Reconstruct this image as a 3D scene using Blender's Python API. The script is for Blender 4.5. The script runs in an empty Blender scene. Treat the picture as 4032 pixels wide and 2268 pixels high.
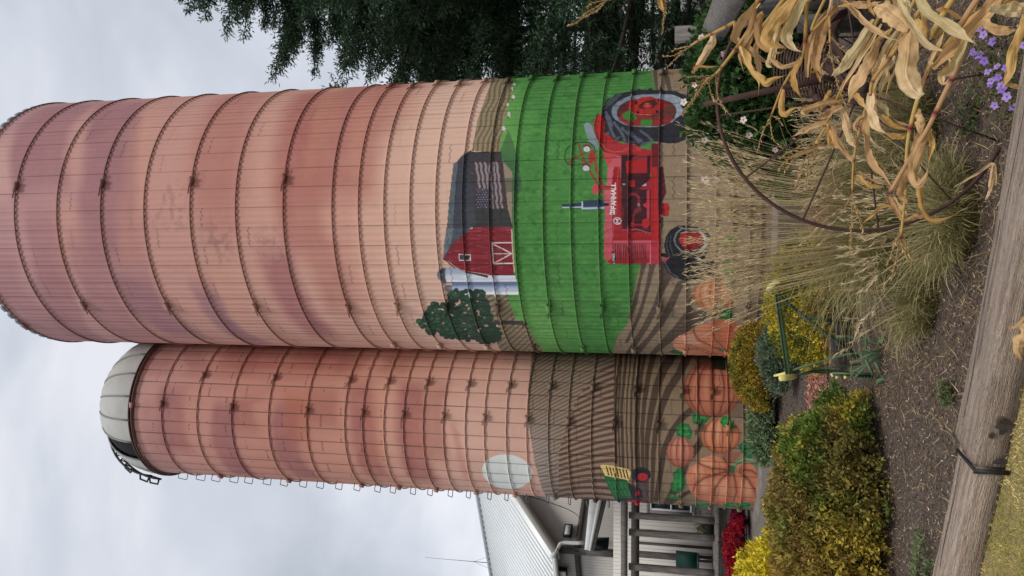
import bpy, math, random
import numpy as np
from mathutils import Vector, Matrix
SC=bpy.context.scene
rad=math.radians
# ---------------------------------------------------------------- camera
# the photograph is a phone picture lying on its side: the camera is rolled a quarter turn
F=3028.; TH=rad(12.5); RO=0.0046; CH=1.6          # focal length in photo pixels, upward tilt, small roll, eye height
_c,_s=math.cos(TH),math.sin(TH)
vf=np.array([0,_c,_s]); vu=np.array([0,-_s,_c]); vr=np.array([1.,0,0])
vX=-math.cos(RO)*vu+math.sin(RO)*vr; vY=math.cos(RO)*vr+math.sin(RO)*vu
CAM=np.array([0,0,CH])
cd=bpy.data.cameras.new('camera'); cam=bpy.data.objects.new('camera',cd); SC.collection.objects.link(cam)
cd.sensor_width=36; cd.lens=F/4032*36; cd.clip_start=0.05; cd.clip_end=3000
zx=-vf
cam.matrix_world=Matrix(((vX[0],vY[0],zx[0],0),(vX[1],vY[1],zx[1],0),(vX[2],vY[2],zx[2],CH),(0,0,0,1)))
SC.camera=cam
# ---------------------------------------------------------------- world: overcast sky
SUN_EL,SUN_AZ=rad(58),rad(163)       # azimuth from +Y clockwise: behind the camera, to the right
w=bpy.data.worlds.new('World'); SC.world=w; w.use_nodes=True
nt=w.node_tree; N=nt.nodes; L=nt.links; N.clear()
out=N.new('ShaderNodeOutputWorld'); bg=N.new('ShaderNodeBackground'); L.new(bg.outputs[0],out.inputs[0])
sky=N.new('ShaderNodeTexSky'); sky.sky_type='NISHITA'; sky.sun_disc=False; sky.sun_elevation=SUN_EL; sky.sun_rotation=SUN_AZ
sky.air_density=1.2; sky.dust_density=2.5
tc=N.new('ShaderNodeTexCoord')
mp=N.new('ShaderNodeMapping'); mp.inputs['Scale'].default_value=(1.0,1.0,2.2); L.new(tc.outputs['Generated'],mp.inputs['Vector'])
n1=N.new('ShaderNodeTexNoise'); n1.inputs['Scale'].default_value=2.1; n1.inputs['Detail'].default_value=5; n1.inputs['Roughness'].default_value=0.52; n1.inputs['Distortion'].default_value=0.5
L.new(mp.outputs[0],n1.inputs['Vector'])
r1=N.new('ShaderNodeValToRGB'); e=r1.color_ramp.elements
e[0].position=0.36; e[0].color=(4.35,4.7,5.3,1); e[1].position=0.66; e[1].color=(6.9,7.0,7.5,1)
m_=e.new(0.5); m_.color=(5.35,5.7,6.35,1)
L.new(n1.outputs[0],r1.inputs[0])
# brighter breaks close to the horizon
sx=N.new('ShaderNodeSeparateXYZ'); L.new(tc.outputs['Generated'],sx.inputs[0])
mr=N.new('ShaderNodeMapRange'); mr.inputs[1].default_value=0.42; mr.inputs[2].default_value=0.12; L.new(sx.outputs['Z'],mr.inputs[0])
mpb=N.new('ShaderNodeMapping'); mpb.inputs['Scale'].default_value=(1.4,1.4,5.0); mpb.inputs['Location'].default_value=(0.35,0.1,0.2); L.new(tc.outputs['Generated'],mpb.inputs['Vector'])
n2=N.new('ShaderNodeTexNoise'); n2.inputs['Scale'].default_value=2.4; n2.inputs['Detail'].default_value=4; L.new(mpb.outputs[0],n2.inputs['Vector'])
mr2=N.new('ShaderNodeMapRange'); mr2.inputs[1].default_value=0.42; mr2.inputs[2].default_value=0.62; L.new(n2.outputs[0],mr2.inputs[0])
mm=N.new('ShaderNodeMath'); mm.operation='MULTIPLY'; L.new(mr.outputs[0],mm.inputs[0]); L.new(mr2.outputs[0],mm.inputs[1])
mc=N.new('ShaderNodeMixRGB'); mc.inputs[2].default_value=(8.6,8.7,9.2,1); L.new(mm.outputs[0],mc.inputs[0]); L.new(r1.outputs[0],mc.inputs[1])
mx=N.new('ShaderNodeMixRGB'); mx.inputs[0].default_value=0.92; L.new(sky.outputs[0],mx.inputs[1]); L.new(mc.outputs[0],mx.inputs[2])
L.new(mx.outputs[0],bg.inputs[0]); bg.inputs[1].default_value=0.1
# ---------------------------------------------------------------- sun behind thin cloud
sd=bpy.data.lights.new('sun','SUN'); sd.energy=1.7; sd.angle=rad(14); sd.color=(1,0.95,0.88)
so=bpy.data.objects.new('sun',sd); SC.collection.objects.link(so)
sdir=Vector((math.sin(SUN_AZ)*math.cos(SUN_EL),math.cos(SUN_AZ)*math.cos(SUN_EL),math.sin(SUN_EL)))
so.rotation_euler=(-sdir).to_track_quat('-Z','Y').to_euler(); so.location=(-20,-20,40)
SC.view_settings.view_transform='Standard'; SC.view_settings.look='None'; SC.view_settings.exposure=0.32; SC.view_settings.gamma=1
# ---------------------------------------------------------------- small tools
def ray(x,y): return vf*F+vX*(x-2016)+vY*(1134-y)
def GP(x,y,z=0.):                       # point of the level z seen at photo pixel (x,y)
    d=ray(x,y); return CAM+d*((z-CH)/d[2])
def AY(x,y,Y):                          # point at depth Y
    d=ray(x,y); return CAM+d*(Y/d[1])
def lin(c):
    c=np.asarray(c,float)/255.; return np.where(c<=0.04045,c/12.92,((c+0.055)/1.055)**2.4)
def smooth(a,b,x):
    t=np.clip((x-a)/(b-a+1e-9),0,1); return t*t*(3-2*t)
def link(o,parent=None):
    SC.collection.objects.link(o)
    if parent is not None: o.parent=parent
    return o
def tag(o,label=None,cat=None,group=None,kind=None):
    if label: o['label']=label
    if cat: o['category']=cat
    if group: o['group']=group
    if kind: o['kind']=kind
    return o
def thing(name,label,cat,loc=(0,0,0),rz=0,group=None):
    o=bpy.data.objects.new(name,None); o.empty_display_size=0.2; o.location=[float(q) for q in loc]; o.rotation_euler=(0,0,rz); link(o)
    return tag(o,label,cat,group)
def fastmesh(name,V,Fa,mats,parent=None,col=None,smoothf=False,world=True,midx=None):
    """V (n,3); Fa (m,k) array of one polygon size, or a list of arrays of different sizes"""
    V=np.asarray(V,np.float32).reshape(-1,3).copy()
    if world and parent is not None:
        q=parent
        while q is not None: V-=np.array(q.location,np.float32); q=q.parent
    if not isinstance(Fa,list): Fa=[Fa]
    Fa=[np.asarray(f,np.int32) for f in Fa if len(f)]
    me=bpy.data.meshes.new(name); me.vertices.add(len(V)); me.vertices.foreach_set('co',V.ravel())
    tot=sum(f.size for f in Fa); npoly=sum(len(f) for f in Fa)
    me.loops.add(tot); me.polygons.add(npoly)
    me.loops.foreach_set('vertex_index',np.concatenate([f.ravel() for f in Fa]))
    sizes=np.concatenate([np.full(len(f),f.shape[1],np.int32) for f in Fa]); st=np.concatenate([[0],np.cumsum(sizes)[:-1]]).astype(np.int32)
    me.polygons.foreach_set('loop_start',st)
    if midx is not None: me.polygons.foreach_set('material_index',np.asarray(midx,np.int32))
    if smoothf: me.polygons.foreach_set('use_smooth',np.ones(npoly,bool))
    if not isinstance(mats,(list,tuple)): mats=[mats]
    for m in mats: me.materials.append(m)
    if col is not None:
        a=me.color_attributes.new('Col','FLOAT_COLOR','POINT'); c=np.ones((len(V),4),np.float32); c[:,:3]=col; a.data.foreach_set('color',c.ravel())
    me.update(calc_edges=True); me.validate()
    o=bpy.data.objects.new(name,me); link(o,parent); return o
class MB:
    def __init__(s): s.v=[]; s.f={3:[],4:[]}; s.n=0; s.c=[]
    def add(s,V,Fs,c=None):
        V=np.asarray(V,float).reshape(-1,3); s.v.append(V)
        for f in Fs:
            k=len(f)
            s.f.setdefault(k,[]).append([q+s.n for q in f])
        s.c.append(np.tile(np.asarray(c if c is not None else (1,1,1),float),(len(V),1))); s.n+=len(V); return s
    def box(s,x0,x1,y0,y1,z0,z1,c=None):
        return s.add([(x0,y0,z0),(x1,y0,z0),(x1,y1,z0),(x0,y1,z0),(x0,y0,z1),(x1,y0,z1),(x1,y1,z1),(x0,y1,z1)],
            [(0,3,2,1),(4,5,6,7),(0,1,5,4),(1,2,6,5),(2,3,7,6),(3,0,4,7)],c)
    def beam(s,p0,p1,w,h,up=(0,0,1),c=None,seg=1,jit=0):
        p0,p1,up=np.array(p0,float),np.array(p1,float),np.array(up,float)
        d=p1-p0; d/=np.linalg.norm(d); a=np.cross(d,up); a/=np.linalg.norm(a); b=np.cross(a,d)
        V=[];
        for k in range(seg+1):
            q=p0+(p1-p0)*k/seg
            for (i,j) in ((-1,-1),(1,-1),(1,1),(-1,1)):
                V.append(q+a*i*w/2+b*j*h/2+np.random.uniform(-jit,jit,3))
        Fs=[(0,1,2,3),(4*seg+3,4*seg+2,4*seg+1,4*seg)]
        for k in range(seg):
            for i in range(4):
                A=4*k+i;B=4*k+(i+1)%4; Fs.append((B,A,A+4,B+4))
        return s.add(V,Fs,c)
    def tube(s,pts,r,n=6,c=None,cap=True):
        pts=np.array(pts,float); K=len(pts); r=np.broadcast_to(np.array(r,float),(K,))
        T=np.gradient(pts,axis=0); T/=np.linalg.norm(T,axis=1)[:,None]+1e-9
        ref=np.array([0,0,1.]) if abs(T[0][2])<0.9 else np.array([1.,0,0])
        V=[]
        for k in range(K):
            a=np.cross(T[k],ref); 
            if np.linalg.norm(a)<1e-3: a=np.cross(T[k],[0.3,0.8,0.1])
            a/=np.linalg.norm(a); b=np.cross(T[k],a); ref=np.cross(a,T[k]) if np.dot(np.cross(a,T[k]),ref)>0 else ref
            for j in range(n):
                t=2*math.pi*j/n; V.append(pts[k]+r[k]*(a*math.cos(t)+b*math.sin(t)))
        Fs=[]
        for k in range(K-1):
            for j in range(n):
                A=k*n+j;B=k*n+(j+1)%n; Fs.append((A,B,B+n,A+n))
        if cap: Fs.append(tuple(range(n))[::-1]); Fs.append(tuple((K-1)*n+j for j in range(n)))
        return s.add(V,Fs,c)
    def prism(s,poly,d,c=None):       # flat polygon (3-D points) pushed along vector d
        P=np.array(poly,float); k=len(P); V=np.vstack([P,P+np.array(d,float)])
        Fs=[tuple(range(k)),tuple(range(2*k-1,k-1,-1))]+[(i,k+i,k+(i+1)%k,(i+1)%k) for i in range(k)]
        return s.add(V,Fs,c)
    def build(s,name,mat,parent=None,smoothf=False,world=True,col=False):
        V=np.vstack(s.v); Fa=[np.array(f) for k,f in s.f.items() if len(f)]
        return fastmesh(name,V,Fa,mat,parent,np.vstack(s.c) if col else None,smoothf,world)
# ---------------------------------------------------------------- materials
def mat(name,base=(0.5,0.5,0.5),rough=0.8,metal=0,noise=None,bump=None,attr=False,spec=0.3,var=None,scale=(1,1,1),coord='Object'):
    """noise=(scale,amount,colour2) mottling; bump=(scale,strength,distance)"""
    m=bpy.data.materials.new(name); m.use_nodes=True; t=m.node_tree; n=t.nodes; l=t.links
    b=n['Principled BSDF']; b.inputs['Roughness'].default_value=rough; b.inputs['Metallic'].default_value=metal
    b.inputs['Specular IOR Level'].default_value=spec
    tcn=n.new('ShaderNodeTexCoord'); mpn=n.new('ShaderNodeMapping'); mpn.inputs['Scale'].default_value=scale; l.new(tcn.outputs[coord],mpn.inputs[0])
    if attr:
        at=n.new('ShaderNodeAttribute'); at.attribute_name='Col'; cur=at.outputs['Color']
    else:
        rg=n.new('ShaderNodeRGB'); rg.outputs[0].default_value=(*base,1); cur=rg.outputs[0]
    for k in (noise if isinstance(noise,list) else [noise] if noise else []):
        nz=n.new('ShaderNodeTexNoise'); nz.inputs['Scale'].default_value=k[0]; nz.inputs['Detail'].default_value=6; nz.inputs['Roughness'].default_value=0.6; l.new(mpn.outputs[0],nz.inputs['Vector'])
        rm=n.new('ShaderNodeMapRange'); rm.inputs[1].default_value=k[3] if len(k)>3 else 0.4; rm.inputs[2].default_value=k[4] if len(k)>4 else 0.65; rm.inputs[4].default_value=k[1]; l.new(nz.outputs[0],rm.inputs[0])
        mi=n.new('ShaderNodeMixRGB'); mi.inputs[2].default_value=(*k[2],1); l.new(rm.outputs[0],mi.inputs[0]); l.new(cur,mi.inputs[1]); cur=mi.outputs[0]
    l.new(cur,b.inputs['Base Color'])
    if bump:
        nz=n.new('ShaderNodeTexNoise'); nz.inputs['Scale'].default_value=bump[0]; nz.inputs['Detail'].default_value=6; l.new(mpn.outputs[0],nz.inputs['Vector'])
        bp=n.new('ShaderNodeBump'); bp.inputs['Strength'].default_value=bump[1]; bp.inputs['Distance'].default_value=bump[2]; l.new(nz.outputs[0],bp.inputs['Height']); l.new(bp.outputs[0],b.inputs['Normal'])
    return m
def add_ribs(m,freq,depth=0.15,dark=(0.2,0.2,0.2),amt=0.6,width=0.12,axis=0,coord='Object'):
    """ribbed sheet metal or boards: a joint shadow painted as a dark line every 1/freq metres along an axis, with bump"""
    t=m.node_tree; n=t.nodes; l=t.links; b=n['Principled BSDF']
    tcn=n.new('ShaderNodeTexCoord'); sp=n.new('ShaderNodeSeparateXYZ'); l.new(tcn.outputs[coord],sp.inputs[0])
    mu=n.new('ShaderNodeMath'); mu.operation='MULTIPLY'; mu.inputs[1].default_value=freq; l.new(sp.outputs[axis],mu.inputs[0])
    fr=n.new('ShaderNodeMath'); fr.operation='FRACT'; l.new(mu.outputs[0],fr.inputs[0])
    rm=n.new('ShaderNodeMapRange'); rm.inputs[1].default_value=width; rm.inputs[2].default_value=width*0.5; rm.interpolation_type='SMOOTHSTEP'; l.new(fr.outputs[0],rm.inputs[0])
    src=b.inputs['Base Color'].links[0].from_socket
    sc=n.new('ShaderNodeMath'); sc.operation='MULTIPLY'; sc.inputs[1].default_value=amt; l.new(rm.outputs[0],sc.inputs[0])
    mi=n.new('ShaderNodeMixRGB'); mi.inputs[2].default_value=(*dark,1); l.new(sc.outputs[0],mi.inputs[0]); l.new(src,mi.inputs[1]); l.new(mi.outputs[0],b.inputs['Base Color'])  # shadow of the joints goes into the base colour
    bp=n.new('ShaderNodeBump'); bp.invert=True; bp.inputs['Strength'].default_value=0.8; bp.inputs['Distance'].default_value=depth*0.1; l.new(rm.outputs[0],bp.inputs['Height'])
    if b.inputs['Normal'].links: l.new(b.inputs['Normal'].links[0].from_socket,bp.inputs['Normal'])
    l.new(bp.outputs[0],b.inputs['Normal'])
    return m
def wood(name,c1,c2,axis_scale=(1,12,12),rough=0.85,knots=True):
    m=mat(name,c1,rough,noise=[(3.0,0.9,c2,0.35,0.62),(9.0,0.6,tuple(q*0.35 for q in c1),0.56,0.74)],bump=(14,0.5,0.01),scale=axis_scale)
    return m
M={}
M['mural']=mat('painted_wall',attr=True,rough=0.75,bump=(60,0.25,0.004),spec=0.25,noise=[(9,0.10,(0.10,0.07,0.06),0.52,0.75),(1.3,0.07,(0.16,0.12,0.11),0.5,0.7)])
M['attr']=mat('leaf_surface',attr=True,rough=0.6,spec=0.25)
M['attrdry']=mat('dry_leaf',attr=True,rough=0.75,spec=0.15,noise=[(24,0.4,(0.22,0.12,0.045),0.55,0.75)],bump=(90,0.3,0.003),scale=(1,1,1))
# leaves let some light through
def translucent(m,f=0.3):
    t=m.node_tree;n=t.nodes;l=t.links;b=n['Principled BSDF'];o=n['Material Output']
    tr=n.new('ShaderNodeBsdfTranslucent'); l.new(b.inputs['Base Color'].links[0].from_socket,tr.inputs[0])
    ms=n.new('ShaderNodeMixShader'); ms.inputs[0].default_value=f; l.new(b.outputs[0],ms.inputs[1]); l.new(tr.outputs[0],ms.inputs[2]); l.new(ms.outputs[0],o.inputs[0]); return m
translucent(M['attr'],0.25); translucent(M['attrdry'],0.25)
M['dome']=mat('dome_metal',(0.43,0.43,0.41),0.8,0.0,noise=(2.5,0.4,(0.29,0.295,0.28)),spec=0.2)
M['domerib']=mat('dome_rib_metal',(0.22,0.225,0.22),0.7,0.0)
M['black']=mat('dark_iron',(0.02,0.02,0.022),0.6,0.3)
M['void']=mat('dark_inside',(0.012,0.013,0.016),0.95)
M['rust']=mat('rusty_iron',(0.055,0.032,0.026),0.85,0.2,noise=(14,0.7,(0.10,0.05,0.035)),bump=(60,0.4,0.004))
M['steel']=mat('rung_steel',(0.18,0.17,0.16),0.5,0.6)
M['concrete']=mat('weathered_concrete',(0.20,0.175,0.15),0.95,noise=[(3,0.7,(0.12,0.10,0.085)),(20,0.4,(0.07,0.06,0.05),0.55,0.75)],bump=(25,0.5,0.02))
M['graywood']=wood('gray_weathered_wood',(0.20,0.185,0.17),(0.10,0.088,0.078),(12,12,1))
M['darkwood']=wood('dark_weathered_wood',(0.11,0.10,0.092),(0.055,0.048,0.043),(10,10,1.5))
M['timber']=wood('timber_wood',(0.24,0.195,0.16),(0.13,0.10,0.085),(1.4,14,14))
M['siding']=add_ribs(mat('siding_metal',(0.54,0.51,0.47),0.6,noise=(1.2,0.25,(0.45,0.42,0.39))),7.5,0.1,(0.20,0.19,0.18),0.7,0.14)
M['siding2']=add_ribs(mat('siding_narrow',(0.50,0.47,0.44),0.6,noise=(1.2,0.25,(0.42,0.39,0.36))),11.0,0.1,(0.24,0.22,0.21),0.55,0.16)
M['roof']=add_ribs(mat('roof_metal',(0.66,0.69,0.70),0.5,0.1,noise=(1.0,0.25,(0.55,0.58,0.59))),4.4,0.1,(0.40,0.43,0.44),0.55,0.13)
M['white']=mat('white_paint',(0.70,0.71,0.70),0.5,noise=(4,0.3,(0.52,0.53,0.52)))
M['trim']=mat('trim_beige',(0.38,0.37,0.34),0.6)
M['glass']=mat('window_glass',(0.03,0.04,0.05),0.08,0,spec=0.9)
# ================================================================ SILOS AND THEIR MURAL
class Silo: pass
def silo(az,d,R):
    s=Silo(); s.R=R; s.d=d; s.az=rad(az); s.x=d*math.sin(s.az); s.y=d*math.cos(s.az); s.sil=math.acos(R/d); return s
BIG=silo(5.41,17.24,3.05); SML=silo(-9.74,18.65,1.83)
def spt(s,phi,z,r=None):                # phi = angle on the wall, 0 faces the camera, + to the right
    r=s.R if r is None else r
    a=s.az+math.pi-phi
    return np.stack([s.x+r*np.sin(a),s.y+r*np.cos(a),z+0*phi],-1)
def sproj(s,phi,z):
    phi=np.clip(phi,-s.sil,s.sil); P=spt(s,phi,z)-CAM; k=P@vf
    return 2016+F*(P@vX)/k,1134-F*(P@vY)/k
def shit(s,x,y):                        # photo pixel -> (phi,z) on the wall
    d=ray(x,y); a=d[0]**2+d[1]**2; b=-2*(d[0]*s.x+d[1]*s.y); c=s.x**2+s.y**2-s.R**2
    D=max(b*b-4*a*c,0); t=(-b-math.sqrt(D))/(2*a); p=CAM+d*t
    ang=math.atan2(p[0]-s.x,p[1]-s.y); phi=(s.az+math.pi-ang+math.pi)%(2*math.pi)-math.pi
    return phi,p[2]
R1=(0,0,.52174);R2=(0,700,.52174);R3=(0,1512,.52174);R4=(1344,0,.52174);R5=(1344,700,.52174);R6=(1344,1512,.52174)
ZA=(1600,560,.23464);ZB=(1600,900,.34503);ZC=(2150,330,.23464);ZD=(2150,660,.30364);ZE=(2500,780,.42796);ZF=(2500,1380,.44183);ZG=(2050,1380,.41416);ZH=(2250,1700,.39194)
OO=(0,0,1.)
def cv(Z,pts): return np.array([(Z[0]+p[0]*Z[2],Z[1]+p[1]*Z[2]) for p in pts],float)
def hsh(a,b=0.):                         # smooth value noise in 2-D
    a=np.asarray(a,float); b=np.asarray(b,float)+0*a; ia=np.floor(a);ib=np.floor(b);fa=a-ia;fb=b-ib
    def h(p,q): v=np.sin(p*127.1+q*311.7)*43758.5453; return v-np.floor(v)
    fa=fa*fa*(3-2*fa);fb=fb*fb*(3-2*fb)
    return (h(ia,ib)*(1-fa)+h(ia+1,ib)*fa)*(1-fb)+(h(ia,ib+1)*(1-fa)+h(ia+1,ib+1)*fa)*fb
def fbm(a,b): return hsh(a,b)*.5+hsh(a*2.1+7,b*2.1)*.3+hsh(a*4.3+3,b*4.3)*.2
class Paint:
    def __init__(s,S,phi,z):
        s.S=S; s.phi=phi; s.z=z; s.px,s.py=sproj(S,phi,z); s.c=np.zeros((len(z),3)); s.hoopshade=1.
    def put(s,ix,c,a=1.):
        c=np.asarray(c,float); c=lin(c); a=np.asarray(a,float)
        if a.ndim==1: a=a[:,None]
        s.c[ix]=s.c[ix]*(1-a)+c*a
    def mask(s,Z,pts):
        P=cv(Z,pts); x0,y0=P.min(0);x1,y1=P.max(0)
        ix=np.nonzero((s.px>=x0)&(s.px<=x1)&(s.py>=y0)&(s.py<=y1))[0]; X=s.px[ix];Y=s.py[ix]; ins=np.zeros(len(ix),bool); n=len(P)
        for i in range(n):
            xa,ya=P[i];xb,yb=P[(i+1)%n]
            if ya==yb: continue
            c=((ya>Y)!=(yb>Y)); ins^=c&(X<(xb-xa)*(Y-ya)/(yb-ya)+xa)
        return ix[ins]
    def poly(s,Z,pts,c,c2=None,g=None,a=1.,nz=0.):
        ix=s.mask(Z,pts)
        if c2 is not None:
            G=cv(Z,g); d=G[1]-G[0]; t=np.clip(((s.px[ix]-G[0,0])*d[0]+(s.py[ix]-G[0,1])*d[1])/(d@d),0,1)[:,None]
            c=np.asarray(c,float)*(1-t)+np.asarray(c2,float)*t
        if nz:
            f=1+nz*(fbm(s.px[ix]*.12,s.py[ix]*.12)-.5)*2
            c=np.asarray(c,float)*f[:,None]
        s.put(ix,np.clip(c,0,255),a); return ix
    def line(s,Z,pts,w,c,a=1.,soft=0.3,w2=None):
        P=cv(Z,pts); h=w*Z[2]/2; h2=(w2 if w2 is not None else w)*Z[2]/2; mxh=max(h,h2)*(1+soft)
        ix=np.nonzero((s.px>=P[:,0].min()-mxh)&(s.px<=P[:,0].max()+mxh)&(s.py>=P[:,1].min()-mxh)&(s.py<=P[:,1].max()+mxh))[0]
        X=s.px[ix];Y=s.py[ix]; best=np.full(len(ix),-9.); n=len(P)-1
        for i in range(n):
            d=P[i+1]-P[i]; L2=d@d+1e-9; t=np.clip(((X-P[i,0])*d[0]+(Y-P[i,1])*d[1])/L2,0,1)
            dist=np.hypot(X-P[i,0]-t*d[0],Y-P[i,1]-t*d[1]); hh=h+(h2-h)*(i+t)/n
            best=np.maximum(best,1-dist/hh)
        k=best>-soft; al=a*smooth(-soft,soft+1e-3,best[k]); s.put(ix[k],c,al)
    def ell(s,Z,cx,cy,rx,ry,c,a=1.,rot=0.,inner=0.,nz=0):
        p=cv(Z,[(cx,cy)])[0]; rx*=Z[2];ry*=Z[2]; m=max(rx,ry)
        ix=np.nonzero((abs(s.px-p[0])<m)&(abs(s.py-p[1])<m))[0]; X=s.px[ix]-p[0];Y=s.py[ix]-p[1]; cr,sr=math.cos(rot),math.sin(rot)
        U=(X*cr+Y*sr)/rx;V=(-X*sr+Y*cr)/ry; q=np.hypot(U,V); k=(q<=1)&(q>=inner)
        s.put(ix[k],c,a); return ix[k],U[k],V[k]
    def band(s,Z,pts,hw,c,a,soft=0.5,wob=0.12):      # cloud band following the rings of the wall
        q=sorted(shit(s.S,*p) for p in cv(Z,pts)); ph=np.array([t[0] for t in q]); zz=np.array([t[1] for t in q])
        zc=np.interp(s.phi,ph,zz); k0=hw*.0063*Z[2]/.52174
        fade=smooth(ph[0]-.20,ph[0]+.10,s.phi)*(1-smooth(ph[-1]-.10,ph[-1]+.20,s.phi))
        dz=np.abs(s.z-zc+wob*(fbm(s.phi*9+zc[0],s.z*1.5)-.5))/k0
        al=a*(.98 if c is not s.__dict__.get('org_') else .42)*(1-smooth(1-soft,1+soft,dz))*fade*(.75+.5*fbm(s.phi*5+zc[0],s.z*2.3)); ix=np.nonzero(al>.01)[0]; s.put(ix,c,al[ix])
    def pumpkin(s,Z,cx,cy,rx,ry,base,rot=0.,n=7,off=0.,dark=(92,42,28),lite=(214,140,100)):
        ix,U,V=s.ell(Z,cx,cy,rx,ry,base,rot=rot)
        t=np.clip(V/np.sqrt(np.maximum(1-U*U*.98,.02)),-1,1); a=np.arcsin(t)/math.pi+.5+off; fr=(a*n)%1
        g=1-smooth(0,.13,np.minimum(fr,1-fr)); lob=np.exp(-((fr-.42)/.24)**2)*(1-smooth(.1,1.1,np.hypot(U+.3,V-.15)))
        edge=smooth(.7,1.02,np.hypot(U,V)); s.put(ix,dark,np.clip(.85*g+.55*edge,0,.9)); s.put(ix,lite,.75*lob)
        under=smooth(.15,1,U*.8-V*.3); s.put(ix,dark,.35*under)
    def radial(s,Z,pts,st,n,base,off=0.,dark=(96,44,30),lite=(218,140,100)):
        ix=s.mask(Z,pts); s.put(ix,base); p=cv(Z,[st])[0]; X=s.px[ix]-p[0];Y=s.py[ix]-p[1]; r=np.hypot(X,Y); th=(np.arctan2(Y,X)/(2*math.pi)+off+.00018*r)*n
        fr=th%1; wd=.10+.12*np.exp(-r/25.); g=1-smooth(0,wd,np.minimum(fr,1-fr)); lob=np.exp(-((fr-.45)/.22)**2)*smooth(15,60,r)
        s.put(ix,dark,.7*g); s.put(ix,lite,.32*lob); s.put(ix,dark,.6*np.exp(-(r/22.)**2))
def leafp(P,Z,pts,c1=(52,110,58)):
    P.poly(Z,pts,c1,nz=.25); q=np.array(pts,float); m=q.mean(0)
    P.poly(Z,[tuple(m+(p-m)*.62) for p in q],tuple(min(255,v*1.3) for v in c1),a=.6,nz=.3)
    P.line(Z,[tuple(q[0]*.9+m*.1),tuple(m),tuple(q[len(q)//2]*.9+m*.1)],7,tuple(v*.6 for v in c1),.7)
def paint_big(P):
    S=P.S; z=P.z; phi=P.phi
    t=np.clip(z/17.,0,1)
    k=[(0,(214,176,158)),(.38,(219,181,162)),(.48,(211,163,146)),(.6,(201,152,138)),(.75,(198,148,138)),(.88,(190,144,142)),(1,(180,137,140))]
    kk=np.array([q[0] for q in k]); cc=np.array([q[1] for q in k],float)
    base=np.stack([np.interp(t,kk,cc[:,i]) for i in range(3)],-1)
    base*= (1+.05*(fbm(phi*6,z*.7)-.5))[:,None]
    P.c[:]=lin(base)
    mauve=(164,116,120); rose=(172,106,98); org=(212,154,126); lite=(210,168,156); P.org_=org
    # upper wall: clouds in bands (top of the silo downwards)
    P.band(R1,[(60,1050),(20,1200),(20,1449)],40,lite,.5); P.band(R2,[(20,600),(40,800),(230,1000),(420,1150),(600,1240)],60,mauve,.5)
    P.band(R1,[(540,800),(330,960),(280,1200),(320,1400)],118,mauve,.95,.25); P.band(R2,[(320,300),(330,450),(370,600),(420,800),(480,1000),(560,1140),(800,1240)],70,mauve,.8,.3)
    P.band(R1,[(700,850),(600,1050),(560,1300)],50,org,.4); P.band(R2,[(510,200),(520,400),(530,550),(560,700)],60,org,.6)
    P.band(R1,[(930,780),(860,950),(830,1200),(820,1449)],105,mauve,1.,.25); P.band(R2,[(800,100),(820,300),(840,450),(880,600)],115,mauve,.95,.3)
    P.band(R2,[(640,500),(680,650),(740,800),(800,950),(920,1100),(1080,1200)],70,mauve,.75,.35)
    P.band(R1,[(1180,780),(1050,1100),(1020,1400)],50,org,.6); P.band(R2,[(985,200),(975,420),(1000,600)],48,org,.75)
    P.band(R2,[(1010,760),(1060,880),(1120,980),(1230,1080),(1400,1180)],75,(150,106,116),.8,.35)
    P.band(R1,[(1850,720),(1700,950),(1640,1200),(1640,1449)],100,rose,.6,.6); P.band(R2,[(1640,100),(1640,280),(1660,380)],70,rose,.5,.7)
    P.band(R2,[(1560,700),(1620,830),(1700,950),(1800,1050)],70,org,.45); P.band(R2,[(1540,850),(1600,950),(1660,1060),(1800,1180),(1950,1240)],48,(150,106,120),.7,.4)
    P.band(R1,[(2450,700),(2330,900),(2280,1200),(2280,1449)],100,rose,.9,.45); P.band(R1,[(2540,700),(2440,950),(2400,1300)],45,org,.6)
    P.band(R2,[(2260,100),(2270,300),(2290,420),(2350,520)],80,rose,.7,.5)
    P.band(R2,[(2080,600),(2120,750),(2200,900),(2290,1050),(2440,1180)],60,(160,100,104),.75,.5); P.band(R2,[(2430,600),(2480,750),(2540,900),(2576,1000)],55,rose,.5,.6)
    P.band(R5,[(0,300),(30,420),(20,700),(110,900)],40,rose,.25,.8)
    P.band(R4,[(230,640),(140,800),(90,1000),(70,1200),(60,1449)],90,rose,.75,.5); P.band(R4,[(240,660),(160,900),(130,1300)],35,org,.5,.7)
    P.band(R4,[(470,620),(370,800),(320,1000)],48,rose,.45,.7); P.band(R4,[(560,640),(440,900)],60,(190,120,104),.3,.8)
    for (x,y) in ((1300,140),(1310,300),(1650,560),(1640,430),(2050,480),(2080,600),(1080,320)):   # grime patches
        a,b=shit(S,*cv(R2,[(x,y)])[0]); q=np.exp(-(((phi-a)*S.R/.28)**2+((z-b)/.30)**2))*smooth(.45,.75,fbm(phi*22+3,z*9+5)); ix=np.nonzero(q>.02)[0]; P.put(ix,(130,94,88),np.clip(q[ix]*.6,0,.3))
    # far tan hills
    hill=[(1150,560),(1110,680),(1075,770),(1030,900),(1000,1060),(985,1140),(1200,1150),(1230,930),(1280,740),(1340,560)]
    ix=P.poly(R4,hill,(150,136,108)); X=P.px[ix];Y=P.py[ix]; v=(X-1344)/.52174+.9*(Y)/.52174*.35+9*np.sin(Y*.06)
    P.put(ix[np.sin(v*2*math.pi/38)>.15],(118,101,78))
    hl=[(1060,880),(1110,1000),(1200,1150),(1170,1240),(1250,1400),(1560,1400),(1540,1300),(1440,1200),(1390,1080),(1320,1075),(1290,1000),(1250,880)]
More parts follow.
